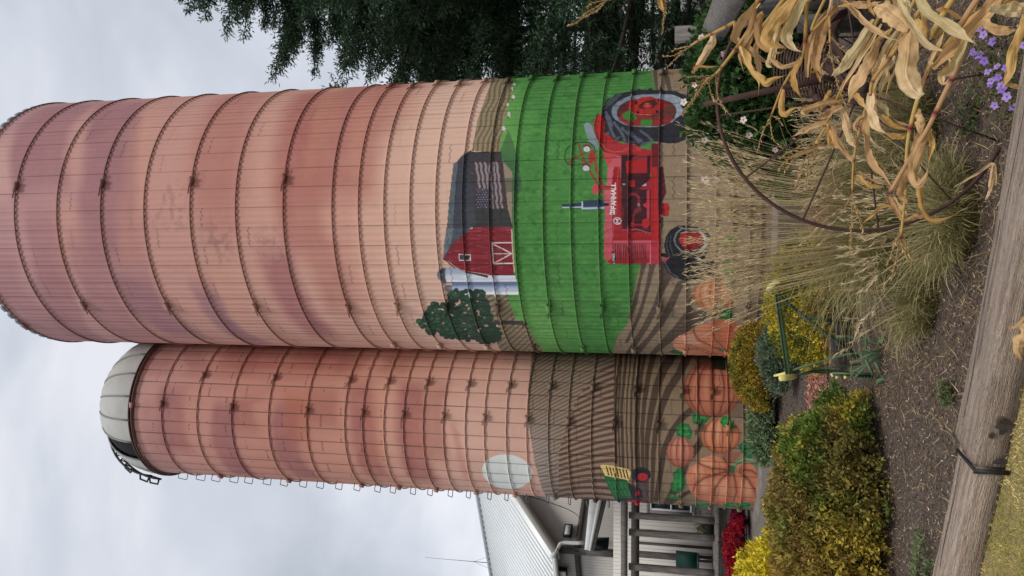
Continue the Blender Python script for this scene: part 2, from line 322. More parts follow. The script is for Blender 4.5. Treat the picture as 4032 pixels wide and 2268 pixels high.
    ix=P.poly(R5,hl,(152,138,112)); X=(P.px[ix]-1344)/.52174;Y=(P.py[ix]-700)/.52174; v=(Y-1090)+.75*(X-1200)+.0006*(X-1200)**2
    P.put(ix[np.sin(v*2*math.pi/44)>.1],(120,103,84))
    # green field
    g=[(1300,560),(1275,740),(1225,930),(1190,1150),(1190,1180),(1290,1300),(1290,1449)]
    gx=cv(R4,g).tolist()+cv(R5,[(1290,400),(1310,700),(1250,885),(1290,1000),(1320,1072),(1390,1080),(1440,1200),(1545,1330),(1600,1400),(2020,1400),(2045,1315),(2085,1200),(2160,1100),(2220,800),(2270,600)]).tolist()+cv(R4,[(2380,1000),(2370,680),(2330,480)]).tolist()
    ix=P.poly(OO,gx,(72,132,64)); X=P.px[ix];Y=P.py[ix]
    n=fbm(P.phi[ix]*14,P.z[ix]*5); n2=fbm(P.phi[ix]*70,P.z[ix]*13)
    P.put(ix,(98,160,82),np.clip(smooth(.5,.8,n)*.35+smooth(.5,.8,n2)*.42,0,.7)); P.put(ix,(42,92,44),smooth(.55,.8,fbm(P.phi[ix]*30+9,P.z[ix]*9))*.5)
    br=smooth(1780,1150,Y+(X-2000)*.15)*0
    lg=np.clip(smooth(1020,1330,Y)*smooth(2420,2080,X),0,1); P.put(ix,(132,190,104),lg*.55*(0.5+n2))
    lg=smooth(2120,1970,X)*smooth(640,560,Y); P.put(ix,(120,182,92),lg*.6)
    # barn shadow on the grass
    P.poly(R4,[(1195,1150),(1260,980),(1300,1080),(1350,1300),(1370,1449),(1230,1449)],(58,84,66),a=.6,nz=.1); P.poly(R5,[(1220,0),(1360,0),(1300,340),(1290,400),(1250,330)],(58,84,66),a=.6)
    # ploughed ground at the foot
    gr=cv(R5,[(2270,600),(2220,800),(2160,1100),(2085,1200),(2045,1315),(2010,1400),(2300,1400),(2700,1500)]).tolist()+[(3040,1450),(3120,1000),(3120,200)]+cv(R4,[(2330,480),(2370,680),(2380,1000)]).tolist()
    ix=P.poly(OO,gr,(146,127,104),nz=.08)
    ix=np.nonzero(P.px>2980)[0]; P.put(ix,(120,104,86))
    dk=(92,78,66)
    for s_ in ([(60,560),(110,600),(60,760),(25,960),(-40,1130),(-60,1100),(0,880),(40,720)],[(140,560),(195,600),(125,850),(60,1080),(-60,1330),(-100,1340),(0,1130),(60,960),(110,760)],
        [(240,560),(345,730),(262,870),(200,1050),(120,1200),(20,1350),(-60,1449),(-100,1449),(60,1190),(170,980),(232,780)],[(480,740),(400,905),(370,985),(262,1170),(150,1300),(60,1415),(-10,1460),(-60,1460),(120,1270),(232,1110),(330,900),(390,770)],
        [(545,880),(500,985),(560,1030),(650,1040),(700,1085),(480,1230),(330,1330),(180,1440),(120,1449),(250,1300),(360,1180),(470,1040),(500,930)],[(860,-60),(1200,100),(1200,320),(900,260)],[(820,600),(1200,560),(1200,700),(900,740)]):
        P.poly(ZE,s_,dk,nz=.1)
    for p_ in ([(2340,470),(2352,560),(2372,680),(2392,690),(2385,560),(2378,470)],[(2430,470),(2440,600),(2470,700),(2500,700),(2470,560),(2462,470)]): P.poly(R4,p_,dk)
    # barn
    P.poly(ZA,[(1100,160),(1590,160),(1640,620),(1700,1100),(1780,1420),(1110,1449)],(62,58,64),nz=.1)
    P.poly(ZA,[(1150,1100),(1700,1100),(1790,1440),(1150,1449)],(58,60,60),nz=.1)
    P.poly(ZA,[(1130,320),(1620,320),(1670,780),(1700,1110),(1150,1110),(1120,760)],(76,60,64),a=.8)
    P.poly(ZA,[(1085,140),(1110,160),(1100,500),(1130,800),(1150,1150),(1180,1380),(1060,1449),(1000,1520),(700,1520),(700,1449),(780,560),(870,300),(960,210)],(58,60,68),(70,74,82),((900,200),(900,1400)),nz=.14)
    P.poly(ZA,[(870,300),(955,215),(950,600),(930,1000),(930,1449),(820,1560),(780,1449),(820,900),(860,560)],(66,68,80),a=.7,nz=.15)
    P.poly(ZA,[(790,370),(870,310),(865,430),(835,620),(820,800),(805,1100),(790,1449),(680,1449),(715,1000),(755,650)],(92,100,104),nz=.16)
    for i in range(16): P.line(ZA,[(830-i*6,420+i*70),(770-i*6,470+i*70)],7,(74,86,94),.5); P.line(ZA,[(1080,300+i*72),(960,390+i*72)],8,(60,68,80),.3)
    P.line(ZA,[(1085,140),(960,208),(870,300),(855,560),(825,900),(800,1200),(795,1449)],9,(40,40,50),.8)
    P.line(ZA,[(1110,170),(1590,162)],12,(34,30,38))
    P.poly(ZB,[(455,0),(780,0),(700,60),(600,110),(530,180),(460,300),(420,345),(430,200)],(78,84,96),nz=.12)
    P.poly(ZB,[(455,0),(535,0),(520,120),(490,220),(430,330),(425,220)],(108,118,124),nz=.18)
    red=[(780,-20),(1190,-20),(1200,40),(1200,180),(1215,400),(1230,530),(1000,545),(860,510),(720,490),(620,470),(550,430),(490,380),(425,345),(470,270),(530,170),(620,95),(700,40)]
    ix=P.poly(ZB,red,(136,44,54)); Y=P.py[ix]; P.put(ix,(98,28,38),(np.sin((Y-900)/.34503*2*math.pi/17+3*hsh(P.px[ix]*.02,Y*.4))>.3)*.55); P.put(ix,(170,84,92),smooth(.68,.86,hsh(P.px[ix]*.035,Y*.45))*.6)
    P.line(ZB,[(700,40),(620,95),(530,170),(470,270),(425,345)],18,(70,50,62),.45,soft=.9)
    P.line(ZB,[(420,342),(490,395),(550,450),(640,490),(760,520),(925,555),(860,530)],14,(66,58,66)); P.poly(ZB,[(700,490),(860,520),(960,540),(925,565),(800,545),(680,505)],(66,58,66))
    P.poly(ZB,[(1000,535),(1235,525),(1235,545),(1000,548)],(90,40,50))
    # window and door
    P.poly(ZB,[(592,290),(735,293),(740,367),(603,367)],(226,220,214)); P.poly(ZB,[(606,302),(724,304),(726,356),(612,357)],(70,66,68))
    W=(228,220,214)
    for l_ in ([(985,162),(1198,160)],[(978,165),(985,280),(995,400)],[(995,402),(1212,396)],[(985,288),(1200,287)],[(985,175),(1205,285),(1000,395)]): P.line(ZB,l_,11,W,soft=.5)
    # flag on the roof: wavy stripes and stars
    st=[((1165,350),(1215,560),(1225,768)),((1240,348),(1285,560),(1305,768)),((1318,350),(1360,560),(1370,768)),((1395,400),(1435,700),(1448,1100)),((1455,345),(1500,700),(1527,1098)),((1512,340),(1570,700),(1602,1094))]
    for q in st:
        n=26; pts=[]
        for i in range(n+1):
            t_=i/n; x=(1-t_)**2*q[0][0]+2*t_*(1-t_)*q[1][0]+t_*t_*q[2][0]; y=(1-t_)**2*q[0][1]+2*t_*(1-t_)*q[1][1]+t_*t_*q[2][1]; pts.append((x+7*math.sin(y/28.),y))
        P.line(ZA,pts,38,(150,140,144),.9,soft=.1)
    P.poly(ZA,[(1150,775),(1430,775),(1440,1105),(1165,1105)],(62,60,74))
    rs=random.Random(4)
    for i in range(6):
        for j in range(8): P.ell(ZA,1185+i*45+rs.uniform(-6,6)+(j%2)*20,795+j*42+rs.uniform(-6,6),9,9,(160,158,170),.75)
    P.poly(ZA,[(1290,1000),(1300,1000),(1300,1280),(1290,1280)],(20,20,24),a=.6)
    # painted little silos
    P.poly(ZB,[(430,455),(580,450),(620,480),(700,510),(860,545),(930,562),(935,537),(1245,535),(1258,612),(455,612)],(150,164,190),(232,234,240),((700,460),(700,590)))
    P.poly(ZB,[(700,520),(860,550),(930,565),(935,540),(1245,538),(1255,600),(560,600)],(214,220,232),a=.75)
    P.poly(ZB,[(455,450),(400,452),(360,490),(350,530),(360,570),(410,610),(450,635),(455,600),(440,520)],(110,110,122),nz=.2); P.poly(ZB,[(380,470),(430,450),(440,490),(400,520)],(84,84,98))
    P.poly(ZB,[(520,612),(1255,612),(1275,640),(1280,750),(560,752),(525,700)],(128,148,182),(236,238,242),((800,640),(800,740)))
    P.line(ZB,[(455,612),(1255,612)],10,(90,98,118)); P.poly(ZB,[(520,615),(1255,615),(1265,650),(525,650)],(112,128,158),a=.8)
    P.poly(ZB,[(440,650),(525,645),(525,700),(580,745),(480,740),(445,700)],(124,120,130),nz=.25)
    # painted tree
    P.line(ZB,[(820,1080),(950,1085),(1100,1068),(1345,1078)],40,(70,64,60),soft=.1); P.line(ZB,[(1330,1060),(1370,1085),(1330,1112)],22,(70,64,60)); P.line(ZB,[(1050,1080),(980,1030),(900,1000)],16,(70,64,60))
    rs=random.Random(11); blobs=[]
    for (cx,cy,rx,ry,n) in ((640,900,170,120,60),(800,1000,170,150,60),(520,1060,330,120,95),(350,960,130,110,36),(700,1180,330,90,90),(240,1080,110,90,26),(880,900,70,80,18),(850,1140,190,120,60),(560,760,80,60,14),(820,760,80,60,16),(670,740,60,50,8),(380,1160,130,60,24),(980,1230,90,60,18),(900,1240,120,60,20)):
        for i in range(n):
            a=rs.uniform(0,6.28); r=math.sqrt(rs.random()); blobs.append((cx+rx*r*math.cos(a),cy+ry*r*math.sin(a)))
    for (x,y) in blobs: P.ell(ZB,x,y,rs.uniform(26,44),rs.uniform(20,34),(46,68,54) if rs.random()<.8 else (54,80,60),1.)
    for (x,y) in blobs:
        if rs.random()<.5 and x<520+500*rs.random(): P.ell(ZB,x-14,y-6,rs.uniform(10,20),rs.uniform(7,13),(74,116,78),.5)
    for i in range(30): x,y=rs.choice(blobs); P.ell(ZB,x+8,y+5,rs.uniform(12,26),rs.uniform(6,10),(34,54,44),.6)
    for (x,y,a_,b_) in ((712,912,20,22),(668,962,24,16),(655,1078,30,9),(888,1018,18,9),(300,962,14,12),(414,992,10,6),(655,842,13,8),(672,1150,22,11),(910,1108,34,20),(715,1228,14,14),(795,1090,12,20)): P.ell(ZB,x,y,a_*.7,b_*.65,(190,158,142),.85)
    # ---- the red tractor
    RD=(176,42,42);DR=(120,26,32);LR=(206,96,104);BK=(44,44,50);GY=(96,104,116)
    # rear axle housing and body under the seat
    P.poly(ZC,[(860,510),(960,520),(1000,700),(1160,950),(1400,1050),(1600,1080),(1780,1120),(1900,1130),(1900,1500),(1260,1500),(960,1150),(930,1080),(860,950),(800,700),(820,600)],(150,42,46),nz=.08)
    P.poly(ZC,[(860,520),(960,530),(1010,700),(1150,960),(1080,990),(920,960),(850,800)],(178,40,40)); P.line(ZC,[(870,510),(815,640),(820,820),(900,1000)],34,(80,30,36),.8); P.line(ZC,[(830,560),(800,700),(830,880),(900,1010)],8,(200,100,90))
    P.poly(ZC,[(940,1000),(1400,1000),(1560,1040),(1580,1150),(1300,1170),(1050,1150)],(166,50,56)); P.line(ZC,[(930,1000),(1000,1100),(1140,1150),(1300,1130),(1400,1060)],16,(206,92,90),.8)
    P.poly(ZC,[(1510,1060),(1590,1060),(1600,1160),(1520,1170)],(190,60,62)); P.line(ZC,[(1010,870),(1005,1060)],8,(60,20,24))
    P.poly(ZC,[(1380,1130),(1780,1120),(1790,1500),(1380,1500)],(168,40,44))
    P.poly(ZC,[(1770,1000),(1900,1000),(1900,1500),(1780,1500)],(104,34,40))
    # rear wheel
    rim=[(1880,100),(1560,100),(1340,135),(1180,190),(1010,280),(950,400),(930,520),(990,640),(980,840),(1050,850),(1150,960),(1240,960),(1350,980),(1400,1030),(1470,1010),(1560,1060),(1660,1000),(1800,960),(2000,1000),(2200,1000),(2420,900),(2500,700),(2500,400),(2420,230),(2200,130)]
    P.poly(ZC,rim,BK,nz=.15)
    for (x,y) in ((1560,100),(1750,90),(1180,190),(1050,265),(1930,95)): P.poly(ZC,[(x-55,y+20),(x,y-25),(x+50,y+15)],BK)
    P.poly(ZC,[(980,440),(950,420),(1010,290),(1180,190),(1280,170),(1120,330)],(78,86,96),a=.7)
    for q in ([(1010,540),(1060,680),(1110,820),(1150,890)],[(1140,650),(1230,760),(1290,860),(1320,940)],[(1280,750),(1400,850),(1500,900),(1560,970)],[(1430,830),(1520,900),(1600,950)],[(1590,790),(1700,860),(1780,950)],[(1000,480),(1060,560),(1100,700)]):
        P.line(ZC,q,46,(92,98,112),.85,soft=.3,w2=60); P.line(ZC,[(a+34,b) for a,b in q],14,(30,30,36),.8)
    P.poly(ZC,[(970,845),(1050,785),(1070,850)],(80,88,98)); P.poly(ZC,[(1140,960),(1180,900),(1250,870),(1230,930)],(88,96,106)); P.poly(ZC,[(1560,1060),(1620,990),(1720,960),(1760,975),(1660,1030)],(80,88,98)); P.poly(ZC,[(1340,990),(1460,950),(1500,990),(1400,1030)],(74,80,90))
    e1=[(1880,165),(1600,175),(1400,200),(1230,280),(1120,370),(1095,450),(1110,540),(1180,620),(1320,690),(1500,725),(1750,732),(1950,715),(2120,640),(2280,500),(2345,400),(2330,300),(2240,220),(2080,170)]
    P.poly(ZC,e1,(118,132,146),(152,164,176),((1100,500),(2300,300)),nz=.16); P.line(ZC,e1+[e1[0]],8,(60,66,78))
    e2=[(1880,250),(1620,240),(1420,265),(1260,340),(1190,440),(1185,540),(1260,610),(1400,690),(1600,718),(1850,712),(2040,680),(2150,590),(2190,480),(2180,390),(2090,300)]
    P.poly(ZC,e2,(88,40,40),(100,56,46),((1300,500),(2100,400)),nz=.12)
    P.poly(ZC,[(1210,600),(1300,480),(1400,440),(1560,540),(1800,560),(2160,560),(2050,670),(1880,710),(1500,715),(1330,680)],(150,46,46),a=.8)
    P.poly(ZC,[(1270,510),(1400,450),(1440,450),(1530,590),(1450,640),(1380,630),(1300,570)],(62,124,52)); P.poly(ZC,[(1600,600),(1780,592),(1792,700),(1580,712)],(62,128,54)); P.line(ZC,[(1795,530),(1795,680)],12,(50,16,20))
    hub=[(1620,225),(1760,215),(1900,250),(2010,300),(2020,390),(1950,440),(1900,500),(1760,525),(1560,520),(1450,480),(1400,420),(1375,360),(1420,290)]
    P.poly(ZC,hub,(186,48,42),(150,40,38),((1400,250),(1950,500)),nz=.1); P.line(ZC,hub[7:11],9,(226,120,110))
    P.poly(ZC,[(1540,400),(1610,310),(1820,262),(1875,330),(1800,400),(1640,420)],(78,30,32)); P.ell(ZC,1700,365,75,52,(164,52,48)); P.ell(ZC,1695,350,42,32,(196,92,86))
    for (x,y) in ((1510,310),(1540,478),(1866,468),(1895,270)): P.poly(ZC,[(x-28,y-14),(x+12,y-30),(x+28,y+12),(x-12,y+30)],(46,22,26))
    # seat, steering wheel, lamps
    P.poly(ZC,[(640,690),(670,655),(720,655),(770,700),(800,800),(850,920),(880,1000),(880,1100),(840,1120),(800,1040),(720,980),(680,850),(650,760)],(140,156,166),(116,136,136),((650,700),(860,1100)),nz=.1)
    P.line(ZC,[(440,1025),(520,985),(640,975),(740,990),(810,1060),(830,1150),(805,1220),(720,1310),(600,1350),(480,1370),(370,1350),(320,1280),(312,1200),(340,1100),(400,1050),(440,1025)],17,(38,58,52))
    for q in ([(550,1005),(580,1150),(640,1270),(680,1340)],[(370,1320),(520,1220),(660,1160)],[(590,1280),(640,1300)]): P.line(ZC,q,24,(140,52,44))
    P.poly(ZC,[(780,1080),(710,1210),(720,1300),(760,1370),(800,1290),(830,1190)],(168,50,52)); P.line(ZC,[(780,1240),(1120,1210)],26,(170,54,56)); P.line(ZC,[(820,1217),(1100,1210)],8,(50,24,28))
    P.line(ZC,[(810,1240),(860,1449)],30,(158,52,50)); P.line(ZD,[(560,30),(660,200),(740,340)],24,(150,52,50)); P.line(ZD,[(640,10),(740,240)],26,(166,56,56))
    for (Zq,x,y,k) in ((ZC,685,1085,1.),(ZC,675,1405,1.)): P.ell(Zq,x,y-10,70,62,(120,52,42)); P.ell(Zq,x-2,y+12,56,44,(196,206,212)); P.line(Zq,[(x-10,y-10),(x+10,y+45)],8,(120,140,150),.7)
    # hood
    P.poly(ZC,[(1220,1200),(1280,1230),(1280,1500),(1020,1500),(1050,1330),(1120,1250)],(196,92,100),nz=.05); P.poly(ZC,[(970,1150),(1240,1190),(1120,1240),(1080,1340),(1030,1360),(975,1230)],(192,74,78))
    P.poly(ZC,[(1270,1190),(1740,1190),(1700,1260),(1340,1290),(1340,1500),(1260,1500)],(56,26,32)); P.poly(ZC,[(1350,1300),(1690,1295),(1700,1500),(1345,1500)],(172,36,40)); P.poly(ZC,[(1500,1200),(1740,1190),(1700,1260),(1420,1275)],(140,50,56)); P.poly(ZC,[(1700,1220),(1750,1200),(1750,1500),(1700,1500)],(50,24,30))
    P.poly(ZD,[(800,-10),(960,-10),(975,300),(985,800),(1360,860),(1360,-10),(1500,-10),(1480,600),(1490,1240),(1360,1260),(1350,1240),(850,1250),(800,1230),(765,1180),(755,950),(765,600),(750,360),(790,200)],(160,38,44),nz=.06)
    P.poly(ZD,[(800,-10),(880,-10),(850,240),(860,640),(860,900),(850,1180),(790,1220),(762,1180),(755,950),(765,600),(752,360),(788,200)],(200,104,116),(196,84,96),((770,0),(770,1200)),nz=.08)
    P.poly(ZD,[(880,-10),(960,-10),(975,600),(880,640),(850,600),(850,240)],(156,32,38))
    P.line(ZD,[(940,-10),(915,300),(925,560),(880,650),(870,900)],16,(186,76,88),.7); P.line(ZD,[(865,790),(800,810),(765,850)],5,(110,34,44))
    # engine bay
    P.poly(ZD,[(975,0),(1355,0),(1360,860),(1200,830),(1010,820),(985,790),(975,300)],(64,28,36),nz=.2)
    P.poly(ZD,[(1040,-10),(1310,-10),(1305,70),(1040,75)],(168,38,42)); P.poly(ZD,[(1075,170),(1155,165),(1150,248),(1085,248)],(166,40,42)); P.poly(ZD,[(1200,280),(1360,140),(1360,290)],(150,44,50)); P.poly(ZD,[(1300,200),(1240,240),(1300,235)],(170,190,206))
    P.line(ZD,[(1075,350),(1160,345),(1200,380),(1205,430)],34,(140,48,54)); P.line(ZD,[(1325,310),(1325,650)],36,(186,66,80)); P.poly(ZD,[(1255,485),(1300,450),(1330,480),(1295,520)],(190,52,52))
    P.ell(ZD,1200,480,20,26,(150,110,120)); P.line(ZD,[(1170,560),(1210,540)],60,(120,48,56)); P.line(ZD,[(1165,560),(1130,640),(1130,730)],28,(128,40,46)); P.line(ZD,[(1110,740),(1250,740)],28,(150,40,44)); P.ell(ZD,1120,740,28,34,(170,48,50)); P.ell(ZD,1295,720,54,60,(184,44,46)); P.line(ZD,[(1250,790),(1340,800)],10,(90,70,80))
    P.line(ZD,[(1000,810),(1180,800),(1350,850)],20,(190,80,92),.8); P.line(ZD,[(1000,215),(1020,215)],20,(150,150,160)); P.line(ZD,[(1000,530),(1000,650)],26,(104,32,40))
    P.poly(ZD,[(1365,0),(1440,0),(1450,600),(1455,940),(1370,950)],(178,42,44)); P.line(ZD,[(1390,60),(1390,900)],5,(100,20,26),.7)
    # grille
    P.poly(ZD,[(870,950),(1350,945),(1350,1240),(860,1245),(850,1100)],(196,88,100),(150,34,42),((1100,960),(1100,1240)))
    for gx_ in (900,1000,1112,1215):
        for i in range(4): P.line(ZD,[(gx_+i*23,992),(gx_+i*23+8,1190)],9,(40,20,26))
        for i in range(4): P.line(ZD,[(gx_+i*23+8,1205),(gx_+i*23+10,1245)],8,(70,22,30),.8)
    P.poly(ZD,[(1345,945),(1400,940),(1490,960),(1490,1230),(1360,1260)],(178,58,72),nz=.1); P.line(ZD,[(1352,950),(1352,1250)],10,(214,120,136))
    P.poly(ZD,[(855,1085),(890,1090),(905,1245),(862,1250)],(34,28,34))
    # chassis below and front bolster
    P.poly(ZD,[(1440,460),(1580,460),(1600,500),(1595,620),(1540,630),(1470,600)],(120,36,40)); P.poly(ZD,[(1530,460),(1590,465),(1598,610),(1545,620)],(180,40,40)); P.poly(ZD,[(1490,1110),(1540,1110),(1600,1140),(1560,1170),(1490,1150)],(40,36,42)); P.poly(ZD,[(1450,-10),(1520,-10),(1560,330),(1500,460),(1450,500)],(90,40,46)); P.poly(ZD,[(1480,640),(1520,640),(1520,760),(1490,860)],(96,74,66))
    # exhaust and stack
    P.poly(ZD,[(205,470),(460,460),(460,525),(210,527)],(52,66,86)); P.line(ZD,[(215,515),(460,512)],14,(178,200,206)); P.poly(ZD,[(475,432),(745,420),(745,545),(480,555)],(56,68,92)); P.line(ZD,[(480,530),(745,522)],26,(176,196,204)); P.poly(ZD,[(458,455),(475,432),(482,555),(460,530)],(200,212,216)); P.poly(ZD,[(750,458),(812,458),(812,498),(750,500)],(40,44,66))
    P.ell(ZD,640,280,46,64,(190,78,88)); P.line(ZD,[(690,265),(840,262)],50,(170,60,66)); P.line(ZD,[(740,243),(836,243)],8,(60,24,32))
    # front wheels
    P.ell(ZE,450,700-190,180,0.1,BK)
    tyre=[(480,255),(400,250),(330,290),(285,350),(268,440),(280,500),(310,560),(380,600),(480,600),(640,560),(700,430),(690,330),(620,270)]
    P.poly(ZE,[(262,560),(262,610),(300,680),(360,730),(450,757),(600,755),(720,730),(760,640),(760,560),(600,560),(330,560)],(38,38,44),nz=.1); P.line(ZE,[(275,590),(320,680),(400,735)],12,(84,90,98))
    P.poly(ZE,tyre,(36,37,42),nz=.1)
    for q in ([(300,360),(290,440),(320,540)],[(330,350),(325,440),(355,530)]): P.line(ZE,q,10,(88,92,98),.6)
    P.line(ZE,[(430,280),(385,320),(362,380),(375,430),(430,490),(520,510),(600,500),(650,450),(665,390),(640,330),(560,285),(430,280)],14,(120,124,128)); P.line(ZE,[(600,310),(650,370),(650,430),(610,480)],26,(176,176,176))
    P.poly(ZE,[(420,330),(520,305),(610,330),(640,390),(600,450),(500,480),(440,450),(400,390)],(150,40,44),nz=.12); P.ell(ZE,480,390,40,55,(190,60,60)); P.poly(ZE,[(258,550),(320,545),(270,595)],(186,76,90))
    # letters
    def text(Z,x0,y0,x1,y1,cap,word,c,w):
        glyph={'F':[[(0,0),(0,1),(.75,1)],[(0,.52),(.62,.52)]],'A':[[(0,0),(.42,1),(.84,0)],[(.17,.33),(.67,.33)]],'R':[[(0,0),(0,1),(.6,1),(.75,.78),(.6,.52),(0,.52)],[(.42,.52),(.8,0)]],'M':[[(0,0),(0,1),(.45,.25),(.9,1),(.9,0)]],'L':[[(0,1),(0,0),(.65,0)]]}
        adv={'F':.9,'A':1.0,'R':1.0,'M':1.18,'L':.82}; tot=sum(adv[q] for q in word); p=0
        for q in word:
            for st_ in glyph[q]:
                pts=[]
                for (u,v) in st_:
                    t_=(p+u)/tot; bx=x0+(x1-x0)*t_; by=y0+(y1-y0)*t_; pts.append((bx-v*cap,by))
                P.line(Z,pts,w,c,soft=.25)
            p+=adv[q]
    text(ZD,903,533,900,190,54,'FARMALL',(240,232,232),11)
    P.poly(ZD,[(830,545),(896,545),(893,610),(828,610)],(240,236,232)); P.line(ZD,[(840,566),(884,566)],9,(40,36,40)); P.line(ZD,[(840,592),(884,592)],9,(40,36,40)); P.line(ZD,[(862,560),(862,598)],10,(40,36,40)); P.line(ZD,[(862,572),(862,586)],10,(190,40,44))
    P.ell(ZD,925,693,50,48,(236,228,230)); P.ell(ZD,925,693,41,39,(120,30,38)); P.line(ZD,[(946,716),(906,716),(932,693),(906,670),(946,670)],9,(240,234,234))
    text(ZD,897,1240,884,1100,28,'FARMALL',(206,200,204),5)
    # sheep along the field edge
    for (x,y,s_) in ((1305,636,.7),(1290,672,.7),(1298,732,1.1),(1256,792,.8),(1265,866,1.2),(1225,972,1.25)):
        P.ell(R4,x,y,11*s_,18*s_,(206,202,194)); P.ell(R4,x-6*s_,y+17*s_,6*s_,7*s_,(96,88,80))
        P.line(R4,[(x+8*s_,y-9*s_),(x+22*s_,y-10*s_)],4,(110,104,96)); P.line(R4,[(x+8*s_,y+9*s_),(x+22*s_,y+9*s_)],4,(110,104,96))
    # pumpkins at the foot
    P.pumpkin(ZE,730,890,150,200,(196,126,82),rot=math.pi/2,n=6,off=.1,dark=(140,78,50),lite=(228,176,140)); P.line(ZE,[(920,740),(870,770),(860,830),(890,880),(930,900)],24,(76,120,66)); P.line(ZE,[(910,750),(862,780),(862,850)],8,(120,156,100))
    P.poly(ZE,[(350,1320),(365,1300),(400,1270),(470,1240),(560,1180),(640,1160),(740,1115),(900,1115),(1000,1200),(1000,1500),(700,1500),(420,1420),(355,1370)],(214,150,118),(196,112,76),((400,1300),(900,1250)),nz=.06)
    P.line(ZE,[(545,1190),(540,1230),(580,1300),(640,1330),(720,1370),(800,1390)],16,(136,82,62),.8); P.line(ZE,[(720,1120),(705,1200),(740,1300),(810,1370)],16,(140,84,60),.7); P.line(ZE,[(360,1330),(500,1350),(650,1400),(760,1440)],12,(150,100,80),.7); P.line(ZE,[(400,1380),(560,1390),(680,1430)],10,(150,100,80),.7); P.poly(ZE,[(420,1290),(480,1250),(540,1250),(560,1310),(620,1350),(480,1340)],(228,178,150),a=.7)
    leafp(P,ZE,[(315,1412),(350,1396),(400,1402),(450,1425),(430,1440),(360,1432)]); leafp(P,ZE,[(750,1060),(840,1030),(870,1000),(900,1060),(895,1110),(830,1118),(780,1105)],(50,112,52)); leafp(P,ZE,[(760,980),(830,1000),(880,1040),(860,1060),(800,1010)],(60,122,60)); leafp(P,ZE,[(805,430),(850,350),(910,350),(970,440),(900,480),(840,480)],(58,110,48)); leafp(P,ZE,[(800,590),(860,570),(910,590),(900,720),(840,725),(805,640)],(58,112,50)); leafp(P,ZE,[(770,1395),(800,1385),(830,1400),(800,1420)],(60,140,90))
def seams_big(P):
    S=P.S; ns=48; u=(P.phi/(2*math.pi)*ns+.31); fr=(u-np.floor(u)); d=np.minimum(fr,1-fr)*2*math.pi*S.R/ns
    a=(1-smooth(.006,.014,d))*(.35+.5*hsh(np.round(u)*3.1,P.z*.8)); ix=np.nonzero(a>.02)[0]; P.c[ix]*=(1-.72*a[ix])[:,None]
    k=np.floor(u); off=(k%2)*1.06+.35+.5*((k*.37)%1)*0; zz=(P.z+off+.018*np.cos(P.phi*144)+.02*(hsh(P.phi*60,k)-.5))%2.12
    a=(1-smooth(.004,.016,np.abs(zz-1.06)))*smooth(.45,.6,hsh(k*5.3,np.floor(P.z/1.06)*3.7)); ix=np.nonzero(a>.02)[0]; P.c[ix]*=(1-.55*a[ix])[:,None]
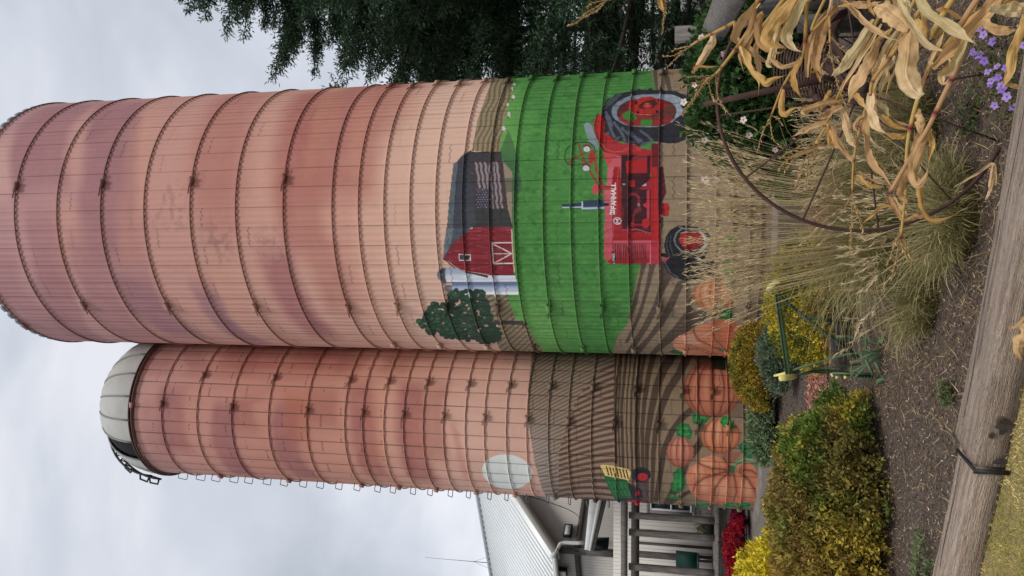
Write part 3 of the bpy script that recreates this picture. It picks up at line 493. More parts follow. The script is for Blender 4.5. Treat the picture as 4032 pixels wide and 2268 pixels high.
def paint_small(P):
    S=P.S; z=P.z; phi=P.phi; t=np.clip(z/15.1,0,1)
    k=[(0,(200,158,142)),(.42,(208,166,150)),(.55,(200,148,130)),(.7,(190,132,116)),(.85,(190,136,124)),(1,(190,146,140))]
    kk=np.array([q[0] for q in k]); cc=np.array([q[1] for q in k],float); P.c[:]=lin(np.stack([np.interp(t,kk,cc[:,i]) for i in range(3)],-1)*(1+.06*(fbm(phi*5,z*.8)-.5))[:,None])
    mauve=(152,98,98); rose=(152,86,78); org=(192,124,98); P.org_=org
    P.band(R3,[(1170,300),(1160,150),(1170,400),(1250,570),(1350,640)],55,mauve,.45); P.band(R3,[(1300,60),(1290,200),(1300,350),(1340,480)],60,mauve,.75,.4); P.band(R3,[(1440,30),(1400,300),(1440,520)],45,org,.35)
    P.band(R3,[(1700,180),(1690,300),(1690,450),(1740,560),(1850,680)],52,mauve,.85,.4); P.band(R3,[(1820,150),(1900,120),(1870,330)],50,rose,.5); P.band(R3,[(2170,180),(2150,300),(2170,500),(2230,620),(2330,700)],52,mauve,.8,.4)
    P.band(R3,[(2230,100),(2250,250),(2240,400)],50,(168,98,76),.6,.6); P.band(R3,[(2440,60),(2450,300),(2440,150)],60,rose,.5)
    P.band(R2,[(1230,1300),(1200,1449)],60,mauve,.45); P.band(R2,[(1440,1300),(1500,1449)],50,mauve,.45)
    for q in (1800,2000,2300,2500): P.band(R2,[(q-30,1449),(q+20,1330),(q+90,1270)],75,rose,.55)
    P.band(R6,[(150,20),(160,200),(170,400),(220,600),(280,700)],50,(154,90,88),.7,.5); P.band(R6,[(240,100),(235,350),(270,560)],36,org,.6); P.band(R6,[(540,20),(520,250),(530,420),(570,600),(640,720)],55,(150,84,84),.75,.5)
    P.band(R6,[(560,200),(580,420),(610,560)],30,org,.5); P.band(R6,[(740,20),(700,200),(700,400),(740,560)],38,rose,.5); P.band(R6,[(850,330),(870,440),(905,560),(950,700)],13,(176,104,102),.4,.9); P.band(R5,[(120,1360),(40,1449)],60,rose,.5); P.band(R5,[(450,1360),(400,1449)],60,rose,.45)
    ix=np.nonzero(z<6)[0]
    # pale sun
    P.ell(R6,1252,662,190,130,(214,218,214),rot=.12)
    # first hill
    h1=[(118,-60),(75,330),(70,620),(100,850),(130,1050),(200,1310),(300,1500),(1500,1500),(1500,-60)]
    ix=P.poly(ZG,h1,(146,128,112)); X=(P.px[ix]-2050)/.41416;Y=(P.py[ix]-1380)/.41416
    s_=np.interp(Y,[0,500,1000,1350],[.62,.58,.42,.12]); v=Y+s_*(X-200)-.00018*(X-200)**2; P.put(ix,(160,146,134),smooth(700,1200,Y)*smooth(520,250,X)*.7); P.put(ix[np.sin(v*2*math.pi/35)>.05],(106,84,72),.85)
    P.put(ix,(176,170,164),.22*smooth(500,900,Y)*smooth(420,150,X))
    h2=[(930,20),(900,75),(760,190),(620,330),(545,450),(480,600),(410,830),(370,920),(360,1100),(360,1500),(1500,1500),(1500,20)]
    ix=P.poly(ZG,h2,(148,124,106)); X=(P.px[ix]-2050)/.41416;Y=(P.py[ix]-1380)/.41416
    s_=np.interp(Y,[100,500,900,1350],[.62,.5,.38,.10]); v=Y+s_*(X-500)-.00035*(X-500)**2; P.put(ix[np.sin(v*2*math.pi/52)>.0],(92,70,58))
    # near field, fanning furrows
    h3=[(925,-60),(908,300),(885,650),(900,900),(905,1150),(920,1500),(3500,1800),(3500,-60)]
    ix=P.poly(ZG,h3,(134,114,92),nz=.06); dk=(78,62,50)
    FG=lambda pts:[((p[0]*.44183+450)/.41416,p[1]*.44183/.41416) for p in pts]
    for q in ((-30,16),(10,22),(50,24)):
        P.line(ZF,[(q[0]-10+8,30),(q[0]-40,400),(q[0]-45,700),(q[0]-35,1000),(q[0]-20,1400)],q[1]*1.0,dk,soft=.1)
    P.line(ZF,[(-75,30),(-120,500),(-105,1000),(-90,1300)],26,dk,soft=.1); P.line(ZF,[(-170,30),(-180,500),(-165,1000)],20,dk,soft=.1); P.line(ZF,[(-120,30),(-150,600),(-130,1100)],18,dk,soft=.1)
    P.line(ZF,[(90,30),(60,200),(35,450),(25,700),(35,1000),(60,1180)],34,dk,soft=.1,w2=22); P.line(ZF,[(170,30),(120,220),(85,450),(65,700),(70,1000),(80,1200)],52,dk,soft=.1,w2=24)
    P.line(ZF,[(340,30),(260,160),(190,330),(145,540),(110,780),(105,1000),(105,1300)],90,dk,soft=.1,w2=24); P.line(ZF,[(480,30),(400,200),(300,350),(240,500),(190,680),(165,900),(160,1100),(150,1350)],80,dk,soft=.1,w2=30)
    P.line(ZF,[(540,500),(420,600),(330,720),(260,880),(235,1050),(190,1330)],62,dk,soft=.1,w2=46); P.line(ZF,[(600,800),(450,1000),(400,1150),(290,1360)],70,dk,soft=.1); P.line(ZF,[(480,1260),(360,1330),(280,1390)],34,dk,soft=.1)
    P.poly(ZF,[(500,30),(900,30),(940,140),(560,120)],(60,50,40),a=.6); P.poly(ZF,[(480,300),(540,500),(1000,620),(1150,1400),(1150,300)],(96,80,64),a=.6)
    ix=np.nonzero(P.px>2500+1105*.44183)[0]; P.put(ix,(118,104,90))
    # leaves, pumpkins
    G1=(44,112,60)
    leafp(P,ZF,[(510,540),(560,520),(680,590),(640,640),(560,690),(510,640)],G1); leafp(P,ZF,[(370,760),(365,690),(410,640),(480,655),(515,730),(500,790),(440,795),(430,770)],G1)
    P.pumpkin(ZF,690,350,248,262,(178,108,82),rot=math.pi/2,n=7,off=.06,dark=(88,44,34),lite=(206,142,114)); P.poly(ZF,[(670,30),(800,40),(815,180),(730,170),(670,170)],(34,50,30)); P.poly(ZF,[(550,100),(700,90),(720,180),(520,170)],(110,56,38),a=.6)
    P.pumpkin(ZF,405,905,138,124,(176,108,86),rot=math.pi/2,n=6,off=.08,dark=(92,54,46),lite=(208,150,128)); P.pumpkin(ZF,765,760,160,180,(190,116,82),rot=math.pi/2,n=6,off=.03,dark=(100,54,38),lite=(222,160,126))
    leafp(P,ZF,[(755,640),(780,590),(850,600),(905,690),(860,700),(800,690)],(36,124,56)); leafp(P,ZF,[(915,850),(960,810),(1100,830),(1105,960),(1000,960),(950,910)],(56,100,64)); leafp(P,ZF,[(380,1045),(430,1045),(440,1120),(460,1160),(430,1240),(380,1280),(320,1230),(315,1190),(350,1150),(335,1100)],G1); leafp(P,ZF,[(285,1305),(330,1280),(410,1310),(400,1325),(320,1320)],(40,120,60))
    big=[(690,932),(760,950),(830,1010),(900,1000),(990,985),(1060,1030),(1090,1100),(1100,1250),(1070,1340),(960,1360),(880,1350),(760,1372),(690,1355),(560,1320),(500,1260),(460,1180),(462,1100),(490,1040),(560,1000),(600,955)]
    ix=P.poly(ZF,big,(198,126,94),(182,112,84),((500,1000),(1050,1350)),nz=.06)
    for (cx,cy,rx,ry,rt) in ((640,1000,90,42,.2),(560,1080,60,60,.4),(610,1200,60,70,-.6),(790,1230,62,110,.1),(985,1230,60,100,-.2),(720,1190,40,60,-.5)): 
        for k_ in range(5): P.ell(ZF,cx,cy,rx*(1-.17*k_),ry*(1-.17*k_),(230,170,134),.13,rot=rt)
    gd=(100,50,36)
    for q,w0,w1 in (([(825,1062),(760,1055),(680,1050),(600,1020),(560,1000)],26,10),([(820,1080),(720,1105),(620,1135),(540,1190),(518,1255)],24,12),([(828,1100),(765,1150),(712,1235),(692,1340)],22,12),([(880,1100),(897,1180),(905,1260),(880,1340)],22,12),([(930,1080),(1010,1150),(1060,1230),(1085,1310)],24,12),([(790,960),(820,1000),(840,1040)],26,20),([(950,1060),(1040,1070),(1095,1110)],24,14)):
        P.line(ZF,q,w0*1.7,gd,.4,soft=.9,w2=w1*1.8); P.line(ZF,q,w0*.6,gd,.75,soft=.5,w2=w1*.6)
    P.ell(ZF,855,1068,60,44,gd,.4); P.poly(ZF,[(770,920),(960,900),(900,980),(830,1010)],(142,78,58),a=.7)
    P.line(ZF,[(865,1065),(900,1010),(960,975),(1040,985),(1085,1040)],44,(86,126,84),soft=.2,w2=18); P.line(ZF,[(860,1050),(905,1000),(970,965),(1050,980)],8,(140,176,128),.7); P.ell(ZF,868,1060,26,34,(60,92,58)); P.line(ZF,[(960,1075),(930,1060),(960,1020)],18,(120,70,50),.6)
    leafp(P,ZF,[(480,1385),(560,1362),(670,1362),(660,1390),(560,1397)],(38,120,62)); leafp(P,ZF,[(780,1365),(860,1355),(905,1390),(860,1400),(810,1395)],(44,128,70)); leafp(P,ZF,[(900,1370),(1000,1352),(1035,1380),(1000,1412),(930,1400)],(40,120,70)); P.ell(ZF,290,1075,16,12,(50,112,50),inner=.6)
    # little green tractor
    P.poly(ZH,[(600,540),(780,480),(780,700),(480,700),(430,665)],(82,68,70),a=.85)
    P.poly(ZH,[(286,350),(300,333),(345,440),(560,488),(607,635),(598,668),(430,668),(370,560),(320,430)],(38,104,60),nz=.15)
    for i in range(5): P.line(ZH,[(360+i*40,470+i*8),(440+i*38,640)],10,(66,140,84),.6)
    P.poly(ZH,[(288,345),(300,332),(425,340),(580,380),(598,418),(575,492),(555,482),(340,440)],(226,196,122)); P.line(ZH,[(565,485),(590,560),(607,635)],11,(222,200,120))
    for i in range(7): P.line(ZH,[(352+i*33,352+i*6),(374+i*33,432+i*6)],13,(40,36,34),soft=.1)
    P.poly(ZH,[(560,500),(600,530),(700,580),(720,660),(610,680)],(40,40,46)); P.ell(ZH,665,610,40,50,(40,40,46)); P.ell(ZH,668,612,22,26,(178,40,48))
    P.ell(ZH,698,432,98,76,(36,36,42)); P.ell(ZH,690,425,80,58,(62,66,72),inner=.93); P.ell(ZH,714,455,54,39,(176,44,52)); P.ell(ZH,716,455,10,8,(120,28,34))
    P.poly(ZH,[(430,668),(600,670),(780,690),(780,715),(480,715)],(46,44,52)); P.ell(ZH,650,697,100,13,(176,44,54)); 
def seams_small(P):
    S=P.S; ns=36; u=(P.phi/(2*math.pi)*ns+.42); fr=(u-np.floor(u)); d=np.minimum(fr,1-fr)*2*math.pi*S.R/ns
    a=(1-smooth(.007,.016,d))*(.6+.4*hsh(np.round(u)*3.1,P.z*1.5)); ix=np.nonzero(a>.02)[0]; P.c[ix]*=(1-.75*a[ix])[:,None]
    k=np.floor(u); zz=(P.z+.5*(k%2)+.03*(hsh(P.phi*50,k)-.5)+.18)%1.0
    a=(1-smooth(.004,.014,np.abs(zz-.5)))*smooth(.2,.5,hsh(k*5.3,P.z*3)+.1); ix=np.nonzero(a>.02)[0]; P.c[ix]*=(1-.5*a[ix])[:,None]
def rows(*seg):
    o=[]
    for a,b,n in seg: o+=list(np.linspace(a,b,n,endpoint=False))
    o.append(seg[-1][1]); return np.array(o)
def silo_wall(S,zs,dphi,ribs,amp,painter,seams,parent,name='wall'):
    nd=int(2*rad(100)/dphi); ph=np.concatenate([np.linspace(-rad(100),rad(100),nd),np.linspace(rad(100),rad(260),64)[1:-1]]); nc=len(ph); nr=len(zs)
    PH,ZZ=np.meshgrid(ph,zs); PH=PH.ravel();ZZ=ZZ.ravel(); pw=np.where(PH>math.pi,PH-2*math.pi,PH)
    rr=S.R+amp*np.cos(PH*ribs)
    V=spt(S,PH,ZZ,rr); P=Paint(S,pw,ZZ); painter(P); seams(P)
    i=np.arange(nr-1)[:,None]*nc; j=np.arange(nc)[None,:]; j2=(j+1)%nc
    q=np.stack([i+j,i+j2,i+j2+nc,i+j+nc],-1).reshape(-1,4)
    return fastmesh(name,V,q,M['mural'],parent,P.c,True)
def hoops(S,zs,painter,parent,r,rc,lugs,dark=.55):
    """all hoops are coloured in one go with the paint of the wall behind them, then split"""
    zs_=np.array(zs); n=220; k=6; ph=np.linspace(-math.pi,math.pi,n,endpoint=False); al=[];
    A,Z0=np.meshgrid(ph,zs); P=Paint(S,A.ravel(),Z0.ravel()); painter(P); C=P.c.reshape(len(zs),n,3)
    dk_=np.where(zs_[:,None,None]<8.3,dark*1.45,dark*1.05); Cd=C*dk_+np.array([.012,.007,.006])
    for hi,z in enumerate(zs):
        V=[];C2=[]
        for j in range(k):
            t=2*math.pi*j/k; V.append(spt(S,ph,np.full(n,z)+r*math.sin(t)+0.0,S.R+rc+r*math.cos(t))); C2.append(Cd[hi])
        V=np.stack(V,1).reshape(-1,3); C2=np.stack(C2,1).reshape(-1,3)
        i=np.arange(n)[:,None]*k; i2=((np.arange(n)+1)%n)[:,None]*k; j=np.arange(k)[None,:]; j2=(j+1)%k
        q=np.stack([i+j,i2+j,i2+j2,i+j2],-1).reshape(-1,4)
        ho=fastmesh('hoop',V,q,M['mural'],parent,C2,True)
        for a in lugs(hi):
            ci=int((a+math.pi)/(2*math.pi)*n)%n; col=C[hi][ci]*.7
            c0=spt(S,np.array([a]),np.array([z]),S.R+rc+.02)[0]; tg=spt(S,np.array([a+.01]),np.array([z]))[0]-spt(S,np.array([a-.01]),np.array([z]))[0]; tg/=np.linalg.norm(tg)
            nr=np.array([c0[0]-S.x,c0[1]-S.y,0]); nr/=np.linalg.norm(nr); b=MB(); h=.075*S.R/3.05+.028
            b.prism([c0-tg*h-nr*.02+np.array([0,0,-.03]),c0+tg*h*.8-nr*.02+np.array([0,0,-.055]),c0+tg*h*.8-nr*.02+np.array([0,0,.055]),c0-tg*h-nr*.02+np.array([0,0,.03])],nr*.07,c=col)
            b.tube([c0-tg*h*2.4+np.array([0,0,.035]),c0+tg*h*1.2+np.array([0,0,.02])],.013,5,c=col*.6); b.tube([c0-tg*h*1.0+np.array([0,0,-.03]),c0+tg*h*2.2+np.array([0,0,-.04])],.013,5,c=col*.6)
            b.build('lug',M['mural'],ho if False else parent,col=True)
# hoop heights read off the wall
bz=[shit(BIG,x,882-39*x/2700)[1] for x in (61.6,228,400,570,751,930,1117,1309,1411.8,1512,1614,1715.5,1821,1926,2025,2137,2246.6,2356,2473,2593,2703,2819,2887,2954)]
BIGTOP=bz[0]+1.22; bz=[BIGTOP-.14]+bz+[.25]
sz=[shit(SML,x,1580+90*x/2700)[1] for x in (524,639,777,914,1059,1210,1358.6,1429,1512,1589,1667,1746,1832,1907,1993.5,2074,2158,2237,2327,2420,2501,2592,2683,2744,2805,2866,2926,2986)]
SMLTOP=sz[0]+.04
bs=thing('silo','tall pink silo with ribbed wall, hoops and mural of barn and red tractor','silo',(BIG.x,BIG.y,0))
silo_wall(BIG,rows((-.05,7.6,640),(7.6,8.6,60),(8.6,BIGTOP,260)),.0036,144,.0065,paint_big,seams_big,bs)
def lb(i):
    if i==0: return [-.9]
    if i<9: return [shit(BIG,bzx,730)[0] if False else (.27 if i%2==1 else -.64)]
    return [-.62,1.15] if i%2==0 else [-1.12,1.2]
hoops(BIG,bz,paint_big,bs,.017,.026,lb)
b=MB(); n=120; a=np.linspace(0,2*math.pi,n+1)[:-1]
for (ri,ro,z0,z1) in ((BIG.R-.13,BIG.R-.012,0.,BIGTOP-.02),):
    Vv=np.vstack([spt(BIG,a,np.full(n,z),r) for z in (z0,z1) for r in (ri,ro)])
    Fs=[]
    for i in range(n):
        j=(i+1)%n; Fs+=[(2*n+i,3*n+i,3*n+j,2*n+j),(i,2*n+i,2*n+j,j)]
    b.add(Vv,Fs)
b.build('inner_lining',M['concrete'],bs)
b=MB(); zz=BIGTOP+.0
for i in range(72):
    a0=2*math.pi*i/72; p=[spt(BIG,np.array([a0+d]),np.array([z]),BIG.R+.012)[0] for d,z in ((-.028,BIGTOP-.05),(.028,BIGTOP-.05),(.028,BIGTOP+.05),(0,BIGTOP+.075),(-.028,BIGTOP+.05))]
    nr=np.array([p[3][0]-BIG.x,p[3][1]-BIG.y,0]); nr/=np.linalg.norm(nr); b.prism(p,-nr*.1)
b.build('rim_caps',mat('rim_teal',(0.16,0.22,0.24),.6,.3),bs)
ss=thing('silo','shorter domed silo with hoops and mural of pumpkins and green tractor','silo',(SML.x,SML.y,0))
silo_wall(SML,rows((-.05,6.9,560),(6.9,7.8,50),(7.8,SMLTOP,200)),.0052,36,.004,paint_small,seams_small,ss)
hoops(SML,sz,paint_small,ss,.0135,.021,lambda i:([-.05,-1.25][i%2:i%2+1] if i==0 else ([-.02,1.4] if i%2==1 else [.38,-1.28])),.62)
# concrete foot
b=MB(); n=64; a=np.linspace(0,2*math.pi,n+1)[:-1]
Vv=np.vstack([spt(SML,a,np.full(n,z),r) for (r,z) in ((2.12,-.1),(2.1,.02),(1.85,.06))]); Fs=[]
for k in range(2):
    for i in range(n): Fs.append((k*n+i,k*n+(i+1)%n,(k+1)*n+(i+1)%n,(k+1)*n+i))
b.add(Vv,Fs); b.build('footing',M['concrete'],ss)
b=MB(); Vv=np.vstack([spt(BIG,a,np.full(n,z),r) for (r,z) in ((3.4,-.1),(3.38,.03),(3.07,.08))]); b.add(Vv,Fs); b.build('footing',M['concrete'],bs)
# dome: gores with raised ribs, one gore open
ng=20; per=5; nl=12; dm=MB(); op=MB(); rb=MB(); open_g=None
def dpt(a,t,r=1.): # a around, t 0..1 from rim to top
    e=t*math.pi/2; rr=1.87*math.cos(e)*r; return spt(SML,np.array([a]),np.array([SMLTOP+.02+1.83*math.sin(e)*r]),rr)[0]
GA=[-math.pi+2*math.pi*g/ng+.06 for g in range(ng+1)]
for g in range(ng):
    mid=(GA[g]+GA[g+1])/2; isopen=abs(mid+.80)<math.pi/ng
    tgt=op if isopen else dm; sc=.965 if isopen else 1.
    Vv=[];Fs=[]
    for i in range(nl+1):
        for j in range(per+1):
            q=j/per; a_=GA[g]+(GA[g+1]-GA[g])*q; Vv.append(dpt(a_,i/nl*.97,sc*(1+.018*math.sin(math.pi*q))))
    for i in range(nl):
        for j in range(per): A=i*(per+1)+j; Fs.append((A,A+1,A+per+2,A+per+1))
    tgt.add(Vv,Fs)
    rb.tube([dpt(GA[g],i/nl*.97,1.008) for i in range(nl+1)],.024,6)
ring=[dpt(a_,.97,1.01) for a_ in np.linspace(-math.pi,math.pi,25)[:-1]]; c_=dpt(0,1,1.02)
dm.add(ring+[c_],[(i,(i+1)%24,24) for i in range(24)])
dome=dm.build('dome',M['dome'],ss,False); op.build('open_hatch',M['void'],dome,False,True)
rb.build('dome_rib',M['domerib'],dome,True)
b=MB(); 
for dz,r_ in ((.03,.02),(-.05,.02)): 
    aa=np.linspace(-math.pi,math.pi,97); b.tube([spt(SML,np.array([q]),np.array([SMLTOP+dz]),1.90)[0] for q in aa],r_,5,cap=False)
b.build('rim_ring',mat('rim_dark',(0.13,0.075,0.075),.7),ss)
# roof ladder and its chute hoops on the left
b=MB()
for sg in (-1,1): b.tube([dpt(-1.30+sg*.10,t,1.08) for t in np.linspace(0.0,.60,9)],.028,5)
for t in np.linspace(.02,.6,9): b.tube([dpt(-1.40,t,1.07),dpt(-1.20,t,1.07)],.015,5)
for t in (.02,.12,.30,.45): 
    o_=[dpt(-1.40,t,1.07),dpt(-1.42,t+.01,1.15),dpt(-1.42,t+.08,1.15),dpt(-1.40,t+.10,1.07)]; b.tube(o_,.026,5)
b.build('roof_ladder',M['black'],ss)
b=MB(); b.tube([dpt(-.35,.93,1.02),dpt(-.35,.93,1.02)+np.array([-.12,0,.12]),dpt(-.35,.93,1.02)+np.array([-.2,-.02,.22])],[.03,.045,.015],6); b.build('vent_spout',M['black'],ss)
# rungs
rx=[p*.52174 for p in (1415,1548,1662,1797,1907,2045,2173,2315,2435,2570)]+[1344+p*.52174 for p in (128,280,393,543,670,822,957,1115,1243,1403,1553,1718,1853,2015)]
for x in rx:
    y=1868+.0602*(x-673)-2; zr=shit(SML,x,y-3)[1]; a0=-1.38
    p=[spt(SML,np.array([a0+o]),np.array([zr+dz]),SML.R+r)[0] for (o,r,dz) in ((.10,0,0),(.10,.13,.0),(.085,.155,.0),(-.085,.155,.0),(-.10,.13,.0),(-.10,0,0))]
    b=MB(); 
    # steel staple standing off the wall
    b.tube(p,.010,5); b.build('rung',M['steel'],ss)
# ================================================================ GROUND
rng=np.random.default_rng(7); random.seed(7); np.random.seed(7)
def sheet(name,pts,z,m,kind='structure',res=None):
    b=MB(); b.add([(p[0],p[1],z) for p in pts],[tuple(range(len(pts)))]); o=b.build(name,m); return tag(o,kind=kind)
M['ground']=mat('ground_soil',(0.13,0.125,0.075),.95,noise=[(.25,.8,(0.12,0.11,0.055)),(3,.6,(0.075,0.065,0.045)),(22,.5,(0.20,0.17,0.12),.55,.75)],bump=(20,.6,.03))
M['mulch']=mat('bark_mulch_soil',(0.115,0.084,0.063),.95,noise=[(3,.6,(0.11,0.09,0.078)),(35,.8,(0.022,0.018,0.016),.5,.62),(60,.7,(0.24,0.20,0.17),.58,.66)],bump=(55,1.,.03))
M['lawn']=mat('dry_lawn',(0.26,0.22,0.08),.95,noise=[(2.5,.8,(0.38,0.30,0.15)),(40,.6,(0.06,0.07,0.02),.5,.65)],bump=(60,1.,.03))
M['path']=mat('red_woodchip',(0.26,0.115,0.085),.95,noise=[(30,.7,(0.13,0.055,0.042),.48,.6),(60,.6,(0.42,0.24,0.19),.58,.68)],bump=(45,1.,.03),scale=(.4,1,1))
M['gravel']=mat('grey_gravel',(0.17,0.15,0.13),.95,noise=[(4,.6,(0.12,0.105,0.09)),(50,.6,(0.07,0.06,0.055),.5,.62)],bump=(40,.8,.02))
sheet('ground',[(-300,-200),(300,-200),(300,600),(-300,600)],-.02,M['ground'])
sheet('garden_soil',[(-9,8.9),(-2.0,5.05),(-.85,4.44),(1.1,3.6),(3.5,2.4),(7,1.2),(9,12),(-9,12)],.0,M['mulch'])
sheet('gravel_yard',[(-14,11.9),(10,11.9),(12,20.5),(-14,20.5)],.002,M['gravel'])
sheet('garden_soil',[(-12,10.4),(9,10.4),(9,14.6),(-1,14.8),(-2.2,14.2),(-12,14.2)],.006,M['mulch'])
sheet('path',[(-9,9.1),(-1.2,9.2),(3,9.0),(8,9.4),(8,10.7),(3,10.5),(-1.3,10.6),(-9,10.8)],.012,M['path'])
sheet('lawn',[(-7,6.9),(-1.9,4.80),(-.90,4.30),(1.05,3.38),(3.4,2.28),(7,1.0),(7,-8),(-9,-8),(-9,6.9)],.015,M['lawn'])
# ---------------------------------------------------------------- scatter tools
def unit(v): return v/(np.linalg.norm(v,axis=-1,keepdims=True)+1e-9)
def rdir(n): return unit(rng.normal(size=(n,3)))
def leafmesh(base,d,L,W,col,fold=.15,side=None):
    """one folded diamond leaf per row"""
    n=len(base); L=np.broadcast_to(L,(n,))[:,None]; W=np.broadcast_to(W,(n,))[:,None]; d=unit(d)
    if side is None: side=np.cross(d,rdir(n))
    s=unit(side); nn=np.cross(d,s)
    V=np.stack([base,base+d*L*.45+s*W*.5+nn*L*fold,base+d*L,base+d*L*.45-s*W*.5+nn*L*fold],1)
    f=np.arange(n)[:,None]*4+np.arange(4)[None,:]
    return V.reshape(-1,3),f,np.repeat(col,4,0)
def clumps(C,D,n,L,W,colf,spread=.8,name='foliage',parent=None,m=None,radius=0.):
    k=len(C); base=np.repeat(C,n,0)+rng.normal(size=(k*n,3))*radius; d=np.repeat(D,n,0)+rng.normal(size=(k*n,3))*spread
    col=np.repeat(colf,n,0)*(1+rng.normal(size=(k*n,1))*.16)
    V,f,c=leafmesh(base,d,L*rng.uniform(.6,1.25,k*n),W*rng.uniform(.7,1.2,k*n),np.clip(col,.004,.9))
    return fastmesh(name,V,f,m or M['attr'],parent,c)
def shell(n,cx,cy,cz,rx,ry,rz,lump=.2,fr=2.5,depth=.35,zmin=None,seed=0):
    q=rdir(n*2); q=q[q[:,2]>-.25][:n]
    lumpv=(fbm(q[:,0]*fr+seed,q[:,1]*fr+q[:,2]*fr*1.3+seed)-.5)*2*lump+(hsh(q[:,0]*9+seed,q[:,1]*9+q[:,2]*7)-.5)*lump*.7
    r=(1+lumpv)*(1-depth*rng.random(len(q))**1.6)
    P=np.array([cx,cy,cz])+q*r[:,None]*np.array([rx,ry,rz]); D=unit(q*np.array([1/rx,1/ry,1/rz])*min(rx,ry,rz)+np.array([0,0,.35]))
    k=P[:,2]>(.03 if zmin is None else zmin); return P[k],D[k],r[k]
def bush(label,cat,cx,cy,h,rx,ry,n,palette,name='shrub',leaf=.035,group=None,per=8,seed=0,lump=.2,zc=.42,stemc=(.07,.05,.035),spread=.75,w=.45,depth=.4):
    t=thing(name,label,cat,(cx,cy,0),group=group)
    P,D,r=shell(n,cx,cy,h*zc,rx,ry,h*(1-zc)*1.0,lump,2.6,depth,seed=seed)
    cf=palette(P,r)
    clumps(P,D,per,leaf,leaf*w,cf,spread,'foliage',t,radius=leaf*.35)
    b=MB()
    for i in range(26):
        a=rng.uniform(0,6.283); k=rng.uniform(.3,.85); e=np.array([cx+rx*k*math.cos(a),cy+ry*k*math.sin(a),h*rng.uniform(.35,.85)]); s0=np.array([cx+rng.normal()*rx*.12,cy+rng.normal()*ry*.12,0]); b.tube([s0,(s0+e)/2+np.array([0,0,.05]),e],[.009,.006,.003],4)
    b.build('stems',mat('stem_'+cat.replace(' ','_'),stemc,.9),t); return t
def pal(cols,scale=3.,seed=0,w=None):
    cols=np.array([lin(c) for c in cols])
    def f(P,r):
        v=fbm(P[:,0]*scale+seed,P[:,1]*scale+P[:,2]*scale*1.1)*1.5-.25+rng.normal(size=len(P))*.16
        x=np.clip(v,0,.999)*(len(cols)-1); i=np.floor(x).astype(int); t=(x-i)[:,None]
        return cols[i]*(1-t)+cols[np.minimum(i+1,len(cols)-1)]*t
    return f
# ================================================================ TIMBERS AND LITTER
rotm=mat('rotten_wood',(0.035,0.028,0.024),.95,noise=(30,.6,(0.09,0.07,0.06)))
def timber(name,label,p0,p1,w,h,z0,mt,seed,chamf=False):
    p0=np.array(p0,float);p1=np.array(p1,float); d=p1-p0; Lg=np.linalg.norm(d); d/=Lg
    rz=math.atan2(d[1],d[0]); t=thing(name,label,'timber',(p0[0],p0[1],z0),rz,'landscape timbers edging the garden bed')
    ns=60; prof=[(-w/2,0),(-w/2,h-.015),(-w/2+.015,h),(w/2-.018,h),(w/2,h-.018),(w/2,0)]; k=len(prof); V=[];rs=np.random.RandomState(seed)
    for i in range(ns+1):
        x=Lg*i/ns
        for (a,b_) in prof:
            xx=x-(max(0,(a+w/2))*.45 if (chamf and i==ns) else 0)
            V.append((xx,a+.006*math.sin(x*3.1+b_*9+seed)+rs.uniform(-.0015,.0015),b_+.005*math.sin(x*2.3+a*7+seed)+rs.uniform(-.0012,.0012)))
    Fs=[tuple(range(k))[::-1],tuple(ns*k+j for j in range(k))]
    for i in range(ns):
        for j in range(k): Fs.append((i*k+j,i*k+(j+1)%k,(i+1)*k+(j+1)%k,(i+1)*k+j))
    b=MB(); b.add(V,Fs); b.build('beam',mt,t,world=False); 
    b=MB(); x=.0                             # long drying cracks on the top face, flat near-black strips laid just above the wood
    for (a,x0,x1,wd) in ((-.05,.05,.9,.006),(-.035,.95,2.2,.004),(.06,.5,1.3,.003),(-.07,1.5,2.6,.005)):
        pts=[(x0*Lg/2.7+(x1-x0)*Lg/2.7*q,a+.006*math.sin(q*9+seed)+.05*(q-.5)*.3,h+.0012) for q in np.linspace(0,1,12)]
        for i in range(11):
            (xa,ya,za),(xb,yb,zb)=pts[i],pts[i+1]; b.add([(xa,ya-wd/2,za),(xb,yb-wd/2,zb),(xb,yb+wd/2,zb),(xa,ya+wd/2,za)],[(0,1,2,3)])
    b.build('crack',M['void'],t,world=False)
    if seed==1:
        for (x0,z0,sx,sz) in ((Lg*.91,.085,.038,.04),(Lg*.93,.13,.02,.014),(Lg*.985,.05,.016,.05),(Lg*.70,.02,.09,.012)):
            b=MB(); ang=np.linspace(0,2*math.pi,29)[:-1]; rr_=1+.5*(fbm(np.cos(ang)*2+x0*9,np.sin(ang)*2+z0*30)-.5)*2; b.add([(x0+math.cos(a)*sx*r_,w/2+.0085,max(.004,min(h-.02,z0+math.sin(a)*sz*r_))) for a,r_ in zip(ang,rr_)],[tuple(range(28))]); b.build('rot_stain',rotm,t,world=False)
    kw=mat('knot_wood',(0.10,0.07,0.052),.8)
    for (x,r_,zz) in ((Lg*.2,.03,.09),(Lg*.47,.026,.10),(Lg*.66,.034,.085),(Lg*.9,.022,.10)):
        b=MB(); sc=[1.,.8,.6,.38,.0]; V=[];m=16                       # a low ringed boss with a sunken eye
        for si,s_ in enumerate(sc):
            for a in np.linspace(0,2*math.pi,m+1)[:-1]: V.append((x+math.cos(a)*r_*max(s_,.05)*1.3,w/2+(.001,.0045,.002,.005,.001)[si],zz+math.sin(a)*r_*max(s_,.05)))
        Fs=[(q*m+j,q*m+(j+1)%m,(q+1)*m+(j+1)%m,(q+1)*m+j) for q in range(4) for j in range(m)]; b.add(V,Fs); b.build('knot',kw,t,world=False)
    return t
